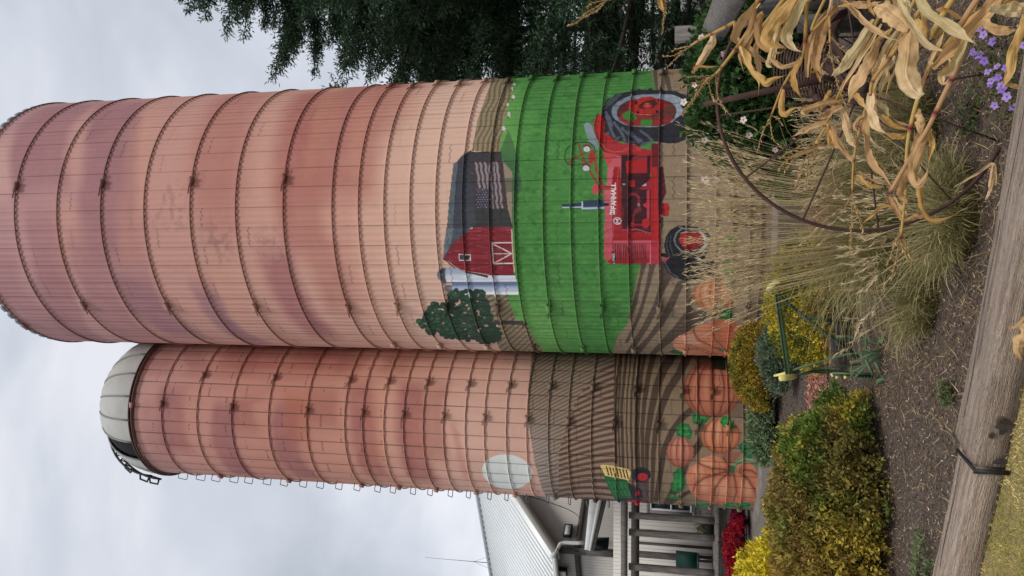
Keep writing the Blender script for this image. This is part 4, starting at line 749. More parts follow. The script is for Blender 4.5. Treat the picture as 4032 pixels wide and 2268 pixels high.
def woodmat(name,c1,c2,c3,streak=(1.6,26,26)):
    m=mat(name,c1,.85,noise=[(2.2,.9,c2,.38,.6),(5.,.8,c3,.52,.72),(9,.6,tuple(q*.22 for q in c1),.58,.70)],bump=(16,1.,.03),scale=streak); return m
T1=woodmat('timber_grey',(0.50,0.40,0.315),(0.28,0.21,0.165),(0.50,0.34,0.27),(1.2,16,16)); T2=woodmat('timber_brown',(0.56,0.45,0.36),(0.30,0.23,0.18),(0.44,0.23,0.14),(1.,13,13))
def tsplit(p0,p1,**k): return timber(p0=p0,p1=p1,**k)
# near timber runs from beyond the right edge to its sawn end, the second continues left
e1=np.array([-.83,4.43]); r1=np.array([1.70,3.24]); 
timber('timber','grey squared timber with knots and a sawn end, nearer the tall silo side',r1,e1,.285,.185,-.02,T1,1)
e2a=np.array([-.88,4.45]); e2b=np.array([-3.4,5.72])
timber('timber','brown streaked timber leading on from the sawn end towards the lower edge',e2a,e2b,.27,.175,-.03,T2,5)
b=MB(); sA=GP(3772,1765,.172);sB=GP(3842,1846,.172);sC=GP(3958,1853,.0)
up_=np.array([0,0,.008]); al_=np.array([-.015,.007,0])
b.prism([sA+up_,sB+up_,sB-up_*.2,sA-up_*.2],al_); b.prism([sB+up_,sB+np.array([0,-.012,.012]),np.array([sB[0],sB[1]-.012,-.02]),np.array([sB[0],sB[1],-.02])],al_*1.6)
tag(b.build('rubber_edging',mat('black_rubber',(0.012,0.012,0.014),.5)),'thin black rubber strip squeezed between the two timber ends','edging')
def flakes(name,n,region,L,W,cols,kind='stuff',zoff=.01,mt=None,curl=.15,up=.25):
    P=region(n); n=len(P); a=rng.uniform(0,6.283,n); d=np.stack([np.cos(a),np.sin(a),rng.normal(size=n)*up],-1); cols=np.array([lin(c) for c in cols])
    c=cols[rng.integers(0,len(cols),n)]*(1+rng.normal(size=(n,1))*.2); s=unit(np.cross(d,np.array([0,0,1.])+rng.normal(size=(n,3))*.35))
    V,f,cc=leafmesh(P+np.array([0,0,zoff])+np.stack([0*a,0*a,rng.random(n)*.012],-1),d,L*rng.uniform(.4,1.3,n),W*rng.uniform(.5,1.3,n),np.clip(c,.004,.9),curl,s)
    o=fastmesh(name,V,f,mt or M['attrdry'],None,cc); return tag(o,kind=kind)
def back_edge(x): return np.where(x>-.83,4.587-(x+.83)*.47,4.615-(x+.88)*.504)+.01
def bedregion(n):
    x=rng.uniform(-3.6,3.4,n*2); y=3.2+rng.random(n*2)**1.25*6.0; k=y>back_edge(x); P=np.stack([x,y,0*x],-1)[k]; return P[:n]
flakes('bark_mulch',40000,bedregion,.027,.008,[(82,66,56),(104,86,72),(136,116,98),(48,40,36),(172,148,126),(92,74,62),(62,50,44),(196,174,148)],up=.35)
def farbed(n):
    x=rng.uniform(-6,4,n); y=rng.uniform(10.6,14.2,n); return np.stack([x,y,0*x+.006],-1)
flakes('bark_mulch',9000,farbed,.05,.016,[(60,50,46),(84,70,62),(40,34,32),(104,90,80)])
def pathreg(n):
    x=rng.uniform(-3.6,4.5,n); y=rng.uniform(9.15,10.6,n); return np.stack([x,y,0*x+.012],-1)
flakes('wood_chips',9000,pathreg,.075,.017,[(172,112,98),(150,88,76),(120,64,54),(196,144,126),(92,50,44),(214,170,152)])
def strawline(n):
    x=rng.uniform(-2.6,1.8,n); y=back_edge(x)+np.abs(rng.normal(size=n))*.09; return np.stack([x,y,0*x],-1)
flakes('straw',2600,strawline,.085,.0045,[(206,176,118),(186,154,98),(160,130,84),(218,194,142)],curl=.05,up=.4)
def strawbed(n):
    x=rng.uniform(-1.2,2.6,n); y=rng.uniform(3.4,7.2,n); k=(y>back_edge(x))&(x>-.9+.0*y); return np.stack([x,y,0*x],-1)[k]
flakes('straw',9000,strawbed,.13,.004,[(150,126,92),(170,148,108),(120,98,72),(190,166,122),(96,78,58)],curl=.08,up=.5,zoff=.02)
def drybed(n):
    x=rng.uniform(-3.2,1.2,n); y=rng.uniform(4.4,6.6,n); k=(y>back_edge(x))&(fbm(x*1.6+4,y*1.6)>.42); return np.stack([x,y,0*x],-1)[k]
flakes('straw',3600,drybed,.09,.0045,[(150,126,98),(172,148,116),(118,94,74),(196,172,134),(92,74,60)],curl=.08,up=.35,zoff=.015)
# lawn: real short blades
def front_edge(x): return np.where(x>-.92,4.27-(x+.83)*.47,4.30-(x+.88)*.504)+.005
def lawnreg(n):
    x=rng.uniform(-2.6,1.8,n*2); y=rng.uniform(2.9,5.2,n*2); k=(y<front_edge(x))&(y>front_edge(x)-1.1); return np.stack([x,y,0*x+.015],-1)[k][:n]
P=lawnreg(30000); n=len(P); g=fbm(P[:,0]*3,P[:,1]*3)[:,None]; cg=lin((166,154,72))*(1-smooth(.4,.6,g))+lin((226,200,134))*smooth(.4,.6,g); cg=cg*(1+rng.normal(size=(n,1))*.25)
d=np.stack([rng.normal(size=n)*.8,rng.normal(size=n)*.8,np.ones(n)*.7],-1); V,f,c=leafmesh(P,d,rng.uniform(.01,.03,n),.004,np.clip(cg,.01,.9),.05); tag(fastmesh('grass',V,f,M['attr'],None,c),kind='stuff')
# ================================================================ ORNAMENTAL GRASS
def blades(base,tip,bend,w,col0,col1,K=7,droop=0.):
    n=len(base); t=np.linspace(0,1,K)[None,:,None]; mid=(base+tip)/2+bend
    C=(1-t)**2*base[:,None]+2*t*(1-t)*mid[:,None]+t**2*tip[:,None]
    T=np.gradient(C,axis=1); view=unit(C-CAM); s=unit(np.cross(T,view)+rng.normal(size=(n,1,3))*.3)
    wd=(w[:,None,None]*(1-.75*t**1.5))*.5
    V=np.stack([C-s*wd,C+s*wd],2).reshape(n,K*2,3); i=np.arange(n)[:,None]*K*2; j=np.arange(K-1)[None,:]*2
    f=np.stack([i+j,i+j+1,i+j+3,i+j+2],-1).reshape(-1,4); c=col0[:,None]*(1-t)+col1[:,None]*t
    return V.reshape(-1,3),f,np.repeat(c,2,1).reshape(-1,3)
def colr(a,b,n,v=.15):
    t=rng.random((n,1)); return np.clip((lin(a)*(1-t)+lin(b)*t)*(1+rng.normal(size=(n,1))*v),.004,.9)
def grassclump(label,cx,cy,r,h,nb,nf,spread=.35,group='ornamental grass clumps in the bed',tall=1.):
    t=thing('ornamental_grass',label,'grass clump',(cx,cy,0),group=group)
    a=rng.uniform(0,6.283,nb); q=np.sqrt(rng.random(nb)); base=np.stack([cx+r*.5*q*np.cos(a),cy+r*.5*q*np.sin(a),0*a],-1)
    L=rng.uniform(.4,1.,nb)*h*.62; an=a+rng.normal(size=nb)*.4; out=rng.uniform(.15,1.,nb)*L*1.0
    tip=base+np.stack([np.cos(an)*out,np.sin(an)*out,L*rng.uniform(.25,1.,nb)],-1); bend=np.stack([-np.cos(an)*out*.25,-np.sin(an)*out*.25,L*.4],-1)
    V,f,c=blades(base,tip,bend,rng.uniform(.0035,.0075,nb),colr((84,92,44),(116,112,66),nb,.3),colr((140,138,86),(202,182,138),nb,.28)); fastmesh('blades',V,f,M['attr'],t,c)
    a=rng.uniform(0,6.283,nf); q=np.sqrt(rng.random(nf)); base=np.stack([cx+r*.45*q*np.cos(a),cy+r*.4*q*np.sin(a),0*a],-1)
    L=h*rng.uniform(.75,1.06,nf)*tall; ox=rng.normal(size=nf)*spread*.5+ (base[:,0]-cx)*1.2; oy=rng.normal(size=nf)*spread*.35
    tip=base+np.stack([ox,oy,L],-1); bend=np.stack([-ox*.2,-oy*.2,0*ox],-1)
    V,f,c=blades(base,tip,bend,rng.uniform(.0045,.0075,nf),colr((126,120,74),(176,156,112),nf,.25),colr((218,200,164),(186,162,124),nf,.22),8); fastmesh('stalks',V,f,M['attrdry'],t,c)
    # feathery heads: short awns set along the top quarter of each stalk
    m=16; tt=rng.uniform(.80,1.,(nf,m,1)); mid=(base+tip)/2+bend; C=((1-tt)**2*base[:,None]+2*tt*(1-tt)*mid[:,None]+tt**2*tip[:,None]).reshape(-1,3)
    dd=np.repeat(unit(tip-mid),m,0)+rng.normal(size=(nf*m,3))*.22; V,f,c=leafmesh(C,dd,rng.uniform(.03,.075,nf*m),.006,colr((222,204,168),(188,164,126),nf*m,.18)); fastmesh('seed_heads',V,f,M['attrdry'],t,c)
    return t
grassclump('big clump of tall tan feathery grass with green base standing before the red tractor mural',.48,5.95,.74,1.54,2300,330,.20)
grassclump('looser tan grass clump behind the wheel of the rusty hay rake',1.05,5.6,.5,.8,1400,140,.3)
grassclump('low straw coloured grass tuft beside the grey timber',.45,4.95,.55,.62,2200,60,.4)
grassclump('small sprawling green grass tuft at the left foot of the tall feathery grass',-.02,5.6,.5,.55,1500,12,.35)
# ================================================================ SHRUBS
def autumn(P,r):
    x=(P[:,0]+2.1)/1.25; z=P[:,2]/.8
    g=lin((96,122,50)); o=lin((172,138,70)); y=lin((206,186,76)); br=lin((144,104,68)); c=np.tile(g,(len(P),1))
    n=fbm(P[:,0]*3+5,P[:,2]*4+P[:,1]*2)
    wo=np.clip(smooth(.7,-.4,x)*.8+n-.5,0,1)[:,None]; c=c*(1-wo)+o*wo
    wy=(smooth(.55,.75,n+rng.normal(size=len(P))*.1)*.7)[:,None]; c=c*(1-wy)+y*wy
    wb=(smooth(.5,.7,fbm(P[:,0]*2.2+20,P[:,2]*3.1+9)))[:,None]*.5; c=c*(1-wb)+br*wb
    red=(rng.random(len(P))<.0)[:,None]; return np.where(red,lin((190,96,62)),c)
bush('large rounded shrub with green, gold and rusty leaves behind the brown timber','shrub',-2.12,7.12,.84,1.2,.74,6600,autumn,leaf=.046,per=8,seed=3,lump=.16,zc=.24,depth=.5,w=.5)
bush('bright yellow leaved shrub at the lower edge beside the crimson flowers','shrub',-3.0,7.85,1.08,.75,.5,3200,pal([(112,124,40),(206,190,52),(240,220,70),(226,206,60),(150,130,50)],2.5,3),leaf=.05,per=8,seed=8,lump=.16)
bush('bright yellow shrub behind the green cultivator and the tall grass','shrub',-.12,8.2,.74,.70,.55,2400,pal([(78,92,36),(140,136,46),(206,184,58),(150,122,46)],3.4,9),leaf=.042,per=8,seed=12,lump=.2)
bush('gold and orange tinted small shrub in front of the joint between the two silos','shrub',-1.28,13.4,.80,.72,.55,2200,pal([(92,98,42),(150,138,52),(180,146,56),(104,92,42)],3,1),leaf=.05,per=8,seed=22,lump=.15)
bush('grey green catmint plant between the gold shrub and the yellow shrub','perennial plant',-.95,11.6,.50,.5,.45,1000,pal([(74,92,70),(110,126,96),(88,84,72)],3,1),name='leafy_plant',leaf=.07,per=7,seed=30,w=.3)
bush('sage green leafy plant in front of the painted pumpkins','perennial plant',-2.35,13.9,.42,.62,.4,1100,pal([(84,104,76),(124,146,104),(96,96,76)],3,2),name='leafy_plant',leaf=.10,per=6,seed=31,w=.3,spread=1.)
bush('low pale green weed patch behind the brown timber at the lower edge','weed',-1.95,5.55,.09,.34,.20,150,pal([(96,112,72),(130,146,98)],3,2),name='weed',leaf=.03,per=5,seed=33,w=.5)
for (x,y,r_,lb_) in ((.05,4.35,.07,'tiny green weed at the back edge of the grey timber'),(-.62,5.1,.08,'small lone green weed in the bare soil between cultivator and timber'),(1.0,4.75,.16,'mossy green weed patch under the rake wheel')):
    bush(lb_,'weed',x,y,.06,r_,r_,60,pal([(74,100,52),(110,130,76)],3,2),name='weed',leaf=.028,per=5,seed=34,w=.45)
for (x,y,h,rx,ry,cols,lab,sd) in ((-6.15,18.9,.62,.75,.45,[(120,20,36),(176,30,52),(140,24,40)],'crimson flowering mound nearest the silo foot',41),(-7.0,18.6,.58,.8,.5,[(150,24,44),(190,40,60)],'crimson flowering mound at the lower picture edge',42),
    (-5.6,19.4,.42,.42,.35,[(110,30,60),(156,40,104)],'small magenta flowering mound behind the crimson ones',43),(-6.35,20.0,.62,.5,.32,[(58,52,40),(84,70,50),(120,30,40)],'dull faded flowering mound against the concrete wall',44),(-7.4,19.9,.52,.5,.3,[(110,24,40),(84,60,48)],'half faded red mound against the concrete wall at the lower edge',45)):
    bush(lab,'flower mound',x,y,h,rx,ry,900,pal(cols,3,sd),name='flower_mound',leaf=.045,per=8,seed=sd,w=.8,group='chrysanthemum mounds in front of the concrete wall')
# rose-of-sharon style shrub by the rake
t=bush('leafy green shrub with pale pink flowers between the rake and the red tractor mural','flowering shrub',1.82,6.9,1.56,1.02,.6,3200,pal([(40,62,34),(64,92,46),(50,76,38)],3,5),name='flowering_shrub',leaf=.07,per=6,seed=51,w=.6,spread=1.)
def flower(c,nrm,r,colr_,parent=None,ccol=(150,60,90),name='flower'):
    nrm=unit(np.array(nrm,float)); a=unit(np.cross(nrm,[.2,.1,1.])); b_=np.cross(nrm,a); b=MB()
    for k in range(5):
        th=2*math.pi*k/5+.3; dr=a*math.cos(th)+b_*math.sin(th); sd=np.cross(nrm,dr)
        b.add([c,c+dr*r*.5+sd*r*.42+nrm*r*.12,c+dr*r*.95+sd*r*.26+nrm*r*.2,c+dr*r*1.02+nrm*r*.16,c+dr*r*.95-sd*r*.26+nrm*r*.2,c+dr*r*.5-sd*r*.42+nrm*r*.12],[(0,1,2,3,4,5)],lin(colr_)*(1+.1*math.sin(k*2)))
    b.add([c+a*r*.2*math.cos(q)+b_*r*.2*math.sin(q)+nrm*r*.1 for q in np.linspace(0,6.283,7)[:-1]],[(0,1,2,3,4,5)],lin(ccol))
    return b.build(name,M['attr'],parent,col=True)
fs=[(90,640),(790,130),(165,1055),(170,1355),(255,1358),(500,1020),(460,905),(10,770),(310,410),(700,1130),(140,280),(470,180)]
for (x,y) in fs:
    p=AY(2688+x*.52174,y*.52174,6.25+.3*random.random()); flower(p,(random.uniform(-.9,.5),-1,random.uniform(-.2,.9)),random.uniform(.024,.038),random.choice([(214,190,188),(196,160,168),(222,204,196)]),t,(120,50,76))
# purple petunias near the timber
px_=[(3990,240),(4028,180),(3900,160),(3935,300),(3870,150),(3850,215),(3870,255),(3885,280),(3925,275),(3905,320),(3945,330),(3950,365),(3975,385),(3985,415),(3915,420),(3860,110),(3830,200),(3965,270),(3895,340)]
tp=thing('petunia_plant','trailing petunia plant with violet flowers behind the timber near the upper right corner','flowering plant',(1.05,3.9,0))
P0=np.array([GP(x,y,.09) for x,y in px_]); C=np.repeat(P0,14,0)+rng.normal(size=(len(P0)*14,3))*np.array([.09,.09,.02])-np.array([0,0,.04]); C[:,2]=np.clip(C[:,2],.01,.3)
clumps(C,np.tile(np.array([0,0,1.]),(len(C),1)),3,.03,.012,colr((74,84,44),(98,98,58),len(C)),1.,'foliage',tp)
for p in P0: flower(p+rng.normal(size=3)*.008,(rng.normal()*.3,-.6,.8),random.uniform(.018,.027),random.choice([(150,122,192),(138,108,184),(164,136,198)]),tp,(104,72,150))
# ================================================================ SPRUCE
def spruce(label,cx,cy,H_,Rb,z0,nw,seed,side=None,dens=1.):
    t=thing('spruce_tree',label,'tree',(cx,cy,0),group='spruce trees behind the tall silo'); rs=np.random.default_rng(seed)
    b=MB(); b.tube([(cx,cy,-.1),(cx+.05,cy,H_*.4),(cx,cy,H_*.98)],[.34,.2,.02],10); b.build('trunk',mat('spruce_bark',(0.055,0.042,0.035),.95,bump=(12,.6,.03)),t)
    br=MB(); S0=[];S1=[]
    for i in range(nw):
        z=z0+(H_-z0)*(i/nw)**.92; R=Rb*(1-(z-z0*.3)/(H_-z0*.3))**.85
        for k in range(rs.integers(5,8)):
            a=rs.uniform(0,6.283)
            if side is not None and math.cos(a-side)<-.55: continue
            L=R*rs.uniform(.72,1.12)+.15; up=rs.uniform(-.12,.22)+.25*(z/H_); d=np.array([math.cos(a),math.sin(a),0])
            pts=[np.array([cx,cy,z])+d*L*q+np.array([0,0,L*(up*q-.16*q*q+.14*q**4)]) for q in np.linspace(0,1,7)]
            br.tube(pts,np.linspace(.035+.01*R,.006,7),4,cap=False)
            m=int(L*15*dens*(.6+2.4*smooth(.12,.45,z/H_)))+5; q=rs.uniform(.12,1.,m)**.8; ip=q*6; i0=np.minimum(ip.astype(int),5); pa=np.array(pts); p=pa[i0]*(1-(ip-i0))[:,None]+pa[i0+1]*(ip-i0)[:,None]
            sd=np.where(rs.random(m)<.5,-1,1); perp=np.array([-d[1],d[0],0]); tw=L*.24*(1.08-q)+.12; dirv=unit(perp[None]*sd[:,None]*.85+d[None]*.75+np.array([0,0,-.05])+rs.normal(size=(m,3))*.34)
            S0.append(p); S1.append(p+dirv*tw[:,None])
    br.build('branches',mat('spruce_branch',(0.05,0.04,0.033),.95),t)
    S0=np.vstack(S0);S1=np.vstack(S1); n=len(S0); Ls=np.linalg.norm(S1-S0,axis=1); per=np.clip((Ls/.075).astype(int),3,16); idx=np.repeat(np.arange(n),per); q=rs.random(len(idx)); P=S0[idx]+(S1-S0)[idx]*q[:,None]; P+=rs.normal(size=P.shape)*.05
    d=unit((S1-S0)[idx])+rs.normal(size=(len(idx),3))*.55
    cc=lin((60,82,60))[None]*(.6+.9*hsh(P[:,0]*1.3+seed,P[:,2]*1.5+P[:,1])[:,None])*(1+rs.normal(size=(len(idx),1))*.2); tipc=(q>.8)[:,None]; cc=np.where(tipc,cc*1.35+np.array([.002,.006,.001]),cc)
    V,f,c=leafmesh(P,d,rs.uniform(.10,.19,len(idx)),rs.uniform(.022,.036,len(idx)),np.clip(cc,.004,.5),.12)
    V2,f2,c2=leafmesh(P,d+rs.normal(size=d.shape)*.12,rs.uniform(.10,.18,len(idx)),rs.uniform(.022,.036,len(idx)),np.clip(cc*.85,.004,.5),-.12)
    fastmesh('needles',np.vstack([V,V2]),np.vstack([f,f2+len(V)]),M['attr'],t,np.vstack([c,c2])); return t
spruce('dense dark green spruce leaning over the right side of the tall pink silo',10.7,22.0,18.6,10.0,1.6,58,5,side=math.pi*1.05,dens=1.)
spruce('second dark spruce farther back, showing bare lower branches and bright gaps',10.4,30.5,15.0,5.5,1.4,24,9,side=math.pi*1.2,dens=.6)
# pale shed seen through the tree
sh=thing('metal_shed','pale ribbed metal shed glimpsed through the gaps of the spruce','shed',(14,38,0))
b=MB(); b.box(-10,14,0,14,0,5.2); b.build('wall',add_ribs(mat('shed_metal',(0.62,0.63,0.66),.6),3.3,.1,(0.35,0.36,0.38),.6,.12),sh,world=False)
b=MB(); b.prism([(-10.4,-.4,5.1),(-10.4,7,8.0),(-10.4,14.4,5.1),(-10.4,14.4,5.3),(-10.4,7,8.2),(-10.4,-.4,5.3)],(24.8,0,0)); b.build('roof',M['roof'],sh,world=False)
# ================================================================ BARN-LIKE HOUSE
A1=rad(60); A2=rad(150); g1=np.array([math.cos(A1),math.sin(A1),0]); g2=np.array([math.cos(A2),math.sin(A2),0])
HZ=(1850,1900,.33); C0=AY(1850+1265*.33,1900+805*.33,25.); C0[2]=0
def onpl(x,y,P0,g): d=ray(HZ[0]+x*HZ[2],HZ[1]+y*HZ[2]); n=np.array([-g[1],g[0],0]); return CAM+d*(((P0-CAM)@n)/(d@n))
hs=thing('barn_house','pale ribbed metal sided building with white metal roof left of the silos','building',tuple(C0))
pit=.715; W_=5.6; eh=onpl(925,775,C0,g1)[2]; EV=(0,0,eh)
def Wp(u,v,z): return C0+g1*u+g2*v+np.array([0,0,z])      # u along gable, v along side wall
# gable wall with its own local x axis for the ribs
def wallobj(name,poly,g,base,mt,parent,th=.12):
    """poly: (along,z) outline; a slab 'th' thick behind the face"""
    rz=math.atan2(g[1],g[0]); k=len(poly); V=[(p[0],0,p[1]) for p in poly]+[(p[0],th,p[1]) for p in poly]
    Fs=[tuple(range(k)),tuple(range(2*k-1,k-1,-1))]+[(i,k+i,k+(i+1)%k,(i+1)%k) for i in range(k)]
    b=MB(); b.add(V,Fs); o=b.build(name,mt,parent,world=False); o.rotation_euler=(0,0,rz); o.location=[float(q) for q in (np.array(base)-np.array(parent.location))]; return o
wallobj('wall',[(0,-.1),(2*W_,-.1),(2*W_,eh),(W_,eh+pit*W_),(0,eh)],g1,C0,M['siding2'],hs)
wallobj('wall',[(0,-.1),(12,-.1),(12,eh-.1),(0,eh-.1)],-g2,C0+g2*12,M['siding'],hs)
b=MB(); ov=.45
def slab(pts,th,up=(0,0,1)): b.prism(pts,np.array(up)*th)
slab([Wp(-ov,-.35,eh-ov*pit+.05),Wp(W_,-.35,eh+W_*pit+.05),Wp(W_,13,eh+W_*pit+.05),Wp(-ov,13,eh-ov*pit+.05)],.06)
slab([Wp(W_,-.35,eh+W_*pit+.05),Wp(2*W_+ov,-.35,eh-ov*pit+.05),Wp(2*W_+ov,13,eh-ov*pit+.05),Wp(W_,13,eh+W_*pit+.05)],.06)
rf=b.build('roof',None or M['white'],hs); rf.data.materials.clear(); rf.data.materials.append(M['roof'])
mrf=mat('roof_sheet',(0.72,0.75,0.76),.5,.1,noise=(1.0,.3,(0.52,0.56,0.58))); rf.data.materials[0]=mrf
b=MB()
for v in np.arange(.2,13,.33): b.beam(Wp(-ov,v,eh-ov*pit+.125),Wp(W_-.05,v,eh+W_*pit+.09),.05,.04)
b.build('roof_rib',mat('roof_rib_metal',(0.62,0.66,0.68),.5,.1),hs)
b=MB(); b.tube([Wp(W_,-.5,eh+W_*pit+.16),Wp(W_,13,eh+W_*pit+.16)],.10,8); b.build('ridge_cap',mat('ridge_metal',(0.36,0.39,0.42),.5,.1),hs)
b=MB(); b.beam(Wp(-ov,-.38,eh-ov*pit-.04),Wp(W_,-.38,eh+W_*pit-.04),.05,.26,up=(0,0,1)); b.beam(Wp(-ov,-.2,eh-ov*pit-.14),Wp(W_,-.2,eh+W_*pit-.14),.36,.03); b.build('rake_board',M['trim'],hs)
b=MB(); b.beam(Wp(-ov-.06,-.4,eh-ov*pit-.02),Wp(-ov-.06,13,eh-ov*pit-.02),.13,.13); b.build('gutter',mat('gutter_grey',(0.40,0.42,0.42),.5,.2),hs)
b=MB(); b.beam(Wp(0,.02,-.1),Wp(0,.02,eh-.25),.2,.2,up=(1,0,0)); b.beam(Wp(-.05,-.07,4.93),Wp(8,-.07,4.93),.05,.17); b.beam(Wp(-.07,-.05,4.93),Wp(-.07,12,4.93),.05,.17); b.build('trim_board',M['darkwood'],hs)
# awning on the gable
n1=np.array([g1[1],-g1[0],0]); 
def HP(x,y,Y): return AY(HZ[0]+x*HZ[2],HZ[1]+y*HZ[2],Y)
YA=23.6; dpv=np.array([0,.5,0])
b=MB(); b.prism([HP(1438,100,YA),HP(1592,100,YA),HP(1432,812,YA),HP(1368,800,YA)],dpv); b.prism([HP(1545,100,YA-.05),HP(1600,100,YA-.05),HP(1440,815,YA-.05),HP(1416,812,YA-.05)],(0,.049,0)); aw=b.build('awning',M['white'],hs)
b=MB(); b.prism([HP(1595,100,YA+.03),HP(1655,100,YA+.03),HP(1482,812,YA+.03),HP(1436,812,YA+.03)],dpv); b.build('awning_beam',M['graywood'],hs)
b=MB(); b.prism([HP(1470,690,YA+.6),HP(1655,690,YA+.6),HP(1640,832,YA+.6),HP(1460,822,YA+.6)],(0,.3,0)); b.build('recess_shade',M['void'],hs)  # near-black panel stands in for the shade in the recess under the awning
b=MB(); b.beam(HP(1280,822,YA+.3),HP(1500,835,YA+.3),.10,.16,up=(0,1,0)) if False else b.beam(HP(1400,825,YA+.2),HP(1850,855,YA+.2),.16,.12,up=(0,1,0)); b.build('corner_post',M['darkwood'],hs)
# downspout
b=MB(); ds=[(955,890),(1000,885),(1040,800),(1080,730),(1130,716),(1280,722),(1380,712)]; pl=C0+n1*.35; b.tube([onpl(x,y,pl,g1) for x,y in ds],.06,8); b.build('downspout',M['white'],hs)
# flood light, box lamp
fl=thing('flood_light','small square flood light mounted on the ribbed gable wall','lamp',tuple(onpl(1172,585,C0+n1*.12,g1)))
p=onpl(1172,585,C0+n1*.12,g1); b=MB(); b.prism([p+g1*-.26+np.array([0,0,-.14]),p+g1*.26+np.array([0,0,-.14]),p+g1*.26+np.array([0,0,.14]),p+g1*-.26+np.array([0,0,.14])],n1*.08); b.build('housing',M['black'],fl)
b=MB(); b.prism([p+n1*.085+g1*-.2+np.array([0,0,-.09]),p+n1*.085+g1*.2+np.array([0,0,-.09]),p+n1*.085+g1*.2+np.array([0,0,.09]),p+n1*.085+g1*-.2+np.array([0,0,.09])],n1*.012); b.build('lens',mat('lamp_lens',(0.45,0.45,0.43),.3),fl)
pl2=C0-g1*.15; q=onpl(1112,1045,pl2,g2); bx=thing('wall_box','white box with dark rim fixed high on the left wall','utility box',tuple(q))
n2_=np.array([-g2[1],g2[0],0]); n2_=n2_ if n2_@(CAM-C0)>0 else -n2_
def rectn(c,g,n,hw,hh,th,mb): mb.prism([c-g*hw+np.array([0,0,-hh]),c+g*hw+np.array([0,0,-hh]),c+g*hw+np.array([0,0,hh]),c-g*hw+np.array([0,0,hh])],n*th)
b=MB(); rectn(q,g2,n2_,.15,.145,.16,b); b.build('case',M['black'],bx); b=MB(); rectn(q+n2_*.162,g2,n2_,.125,.12,.02,b); b.build('cover',M['white'],bx)
# antenna
ap=Wp(W_,6.2,eh+W_*pit+.2); at=thing('antenna','thin antenna mast standing on the roof ridge','antenna',tuple(ap)); 
yy=onpl(300,965,Wp(W_,0,0),g2); ap=np.array([yy[0],yy[1],yy[2]]); at.location=[float(v) for v in ap]
b=MB(); b.tube([ap,ap+np.array([0,0,1.2]),ap+np.array([0,0,3.3])],[.02,.014,.008],5); b.build('mast',M['steel'],at)
b=MB(); 
for sgn in (-1,1): b.tube([ap+g2*sgn*.55,ap+np.array([0,0,1.0])],.008,4)
b.build('stay',M['steel'],at)
# wire from the wall towards the silo
wp0=onpl(1300,410,C0+n1*.1,g1); wp1=spt(SML,np.array([-1.39]),np.array([5.1]))[0]+np.array([-.02,0,0]); b=MB(); b.tube([wp0*(1-q)+wp1*q-np.array([0,0,.25*math.sin(math.pi*q)]) for q in np.linspace(0,1,9)],.011,4); tag(b.build('overhead_wire',M['black']),'thin dark wire sagging between the short silo and the gable wall','wire')
# ---------------------------------------------------------------- lower lean-to, deck and pergola
lt=thing('porch_wall','pale board wall with a white framed window behind the wooden posts','building',(-8,23.3,0))
KZ=(2500,1960,.2126)
def K(x,y,Y): return AY(KZ[0]+x*KZ[2],KZ[1]+y*KZ[2],Y)
wallobj('wall',[(-6,-.1),(3.4,-.1),(3.4,3.6),(-6,3.6)],np.array([1.,0,0]),np.array([-8,23.3,0]),add_ribs(mat('lean_siding',(0.58,0.55,0.51),.6,noise=(1.2,.25,(0.48,0.45,0.42))),8.6,.1,(0.20,0.19,0.18),.7,.11),lt)
p=K(680,120,23.3); z1=K(220,150,23.3)[2]; z0=K(1120,230,23.3)[2]; xl=K(680,290,23.3)[0]; zm=K(672,200,23.3)[2]
b=MB(); 
for (a0,a1,b0,b1) in ((xl,xl+2,z1-.09,z1),(xl,xl+2,z0,z0+.09),(xl,xl+.09,z0+.09,z1-.09),(xl+1.91,xl+2,z0+.09,z1-.09)): b.box(a0,a1,23.20,23.29,b0,b1)
wf=b.build('window_casing',mat('casing_grey',(0.22,0.20,0.19),.7),lt)
b=MB(); X0,X1,Z0_,Z1_=xl+.1,xl+1.9,z0+.1,z1-.1
for (a0,a1,b0,b1) in ((X0,X1,Z1_-.05,Z1_),(X0,X1,Z0_,Z0_+.05),(X0,X0+.05,Z0_+.05,Z1_-.05),(X1-.05,X1,Z0_+.05,Z1_-.05),(X0+.05,X1-.05,zm-.025,zm+.025)): b.box(a0,a1,23.17,23.25,b0,b1)
wd=b.build('window',M['white'],lt); b=MB(); b.box(X0+.05,X1-.05,23.22,23.24,Z0_+.05,zm-.025); b.box(X0+.05,X1-.05,23.22,23.24,zm+.025,Z1_-.05); b.build('pane',M['glass'],wd)
b=MB(); b.box(-14,-4.4,20.9,23.2,-.1,.62); dk=tag(b.build('concrete_wall',M['concrete']),'weathered concrete retaining wall under the wooden deck','retaining wall')
pg=thing('wooden_porch','grey weathered timber porch frame with posts and double beam on the deck','porch',(-7,21,.62))
b=MB(); 
for i in range(30): b.beam((-14+i*.32,20.86,.70),(-14+i*.32,23.1,.70),.30,.07,jit=.003)
b.build('deck',M['graywood'],pg)
zb1=AY(2464,2100,21)[2]; b=MB(); b.beam((-14,20.95,zb1+.02),(-5.2,20.95,zb1+.04),.10,.18,seg=20,jit=.006); b.build('front_beam',M['graywood'],pg)
b=MB(); b.beam((-14,21.6,zb1-.22),(-5.0,21.6,zb1-.22),.14,.22); b.build('rear_beam',M['darkwood'],pg)
for y in (375,690,1335):
    X=K(700,y,21.1)[0]; b=MB(); b.beam((X,21.1,.735),(X,21.1,zb1-.075),.15,.15,up=(0,1,0),seg=8,jit=.004); b.build('post',M['graywood'],pg)
for (y,w_) in ((1090,.16),(880,.05)): X=K(700,y,22.6)[0]; b=MB(); b.beam((X,22.6,.735),(X,22.6,zb1-.1),w_,.12,up=(0,1,0)); b.build('post',M['darkwood'],pg)
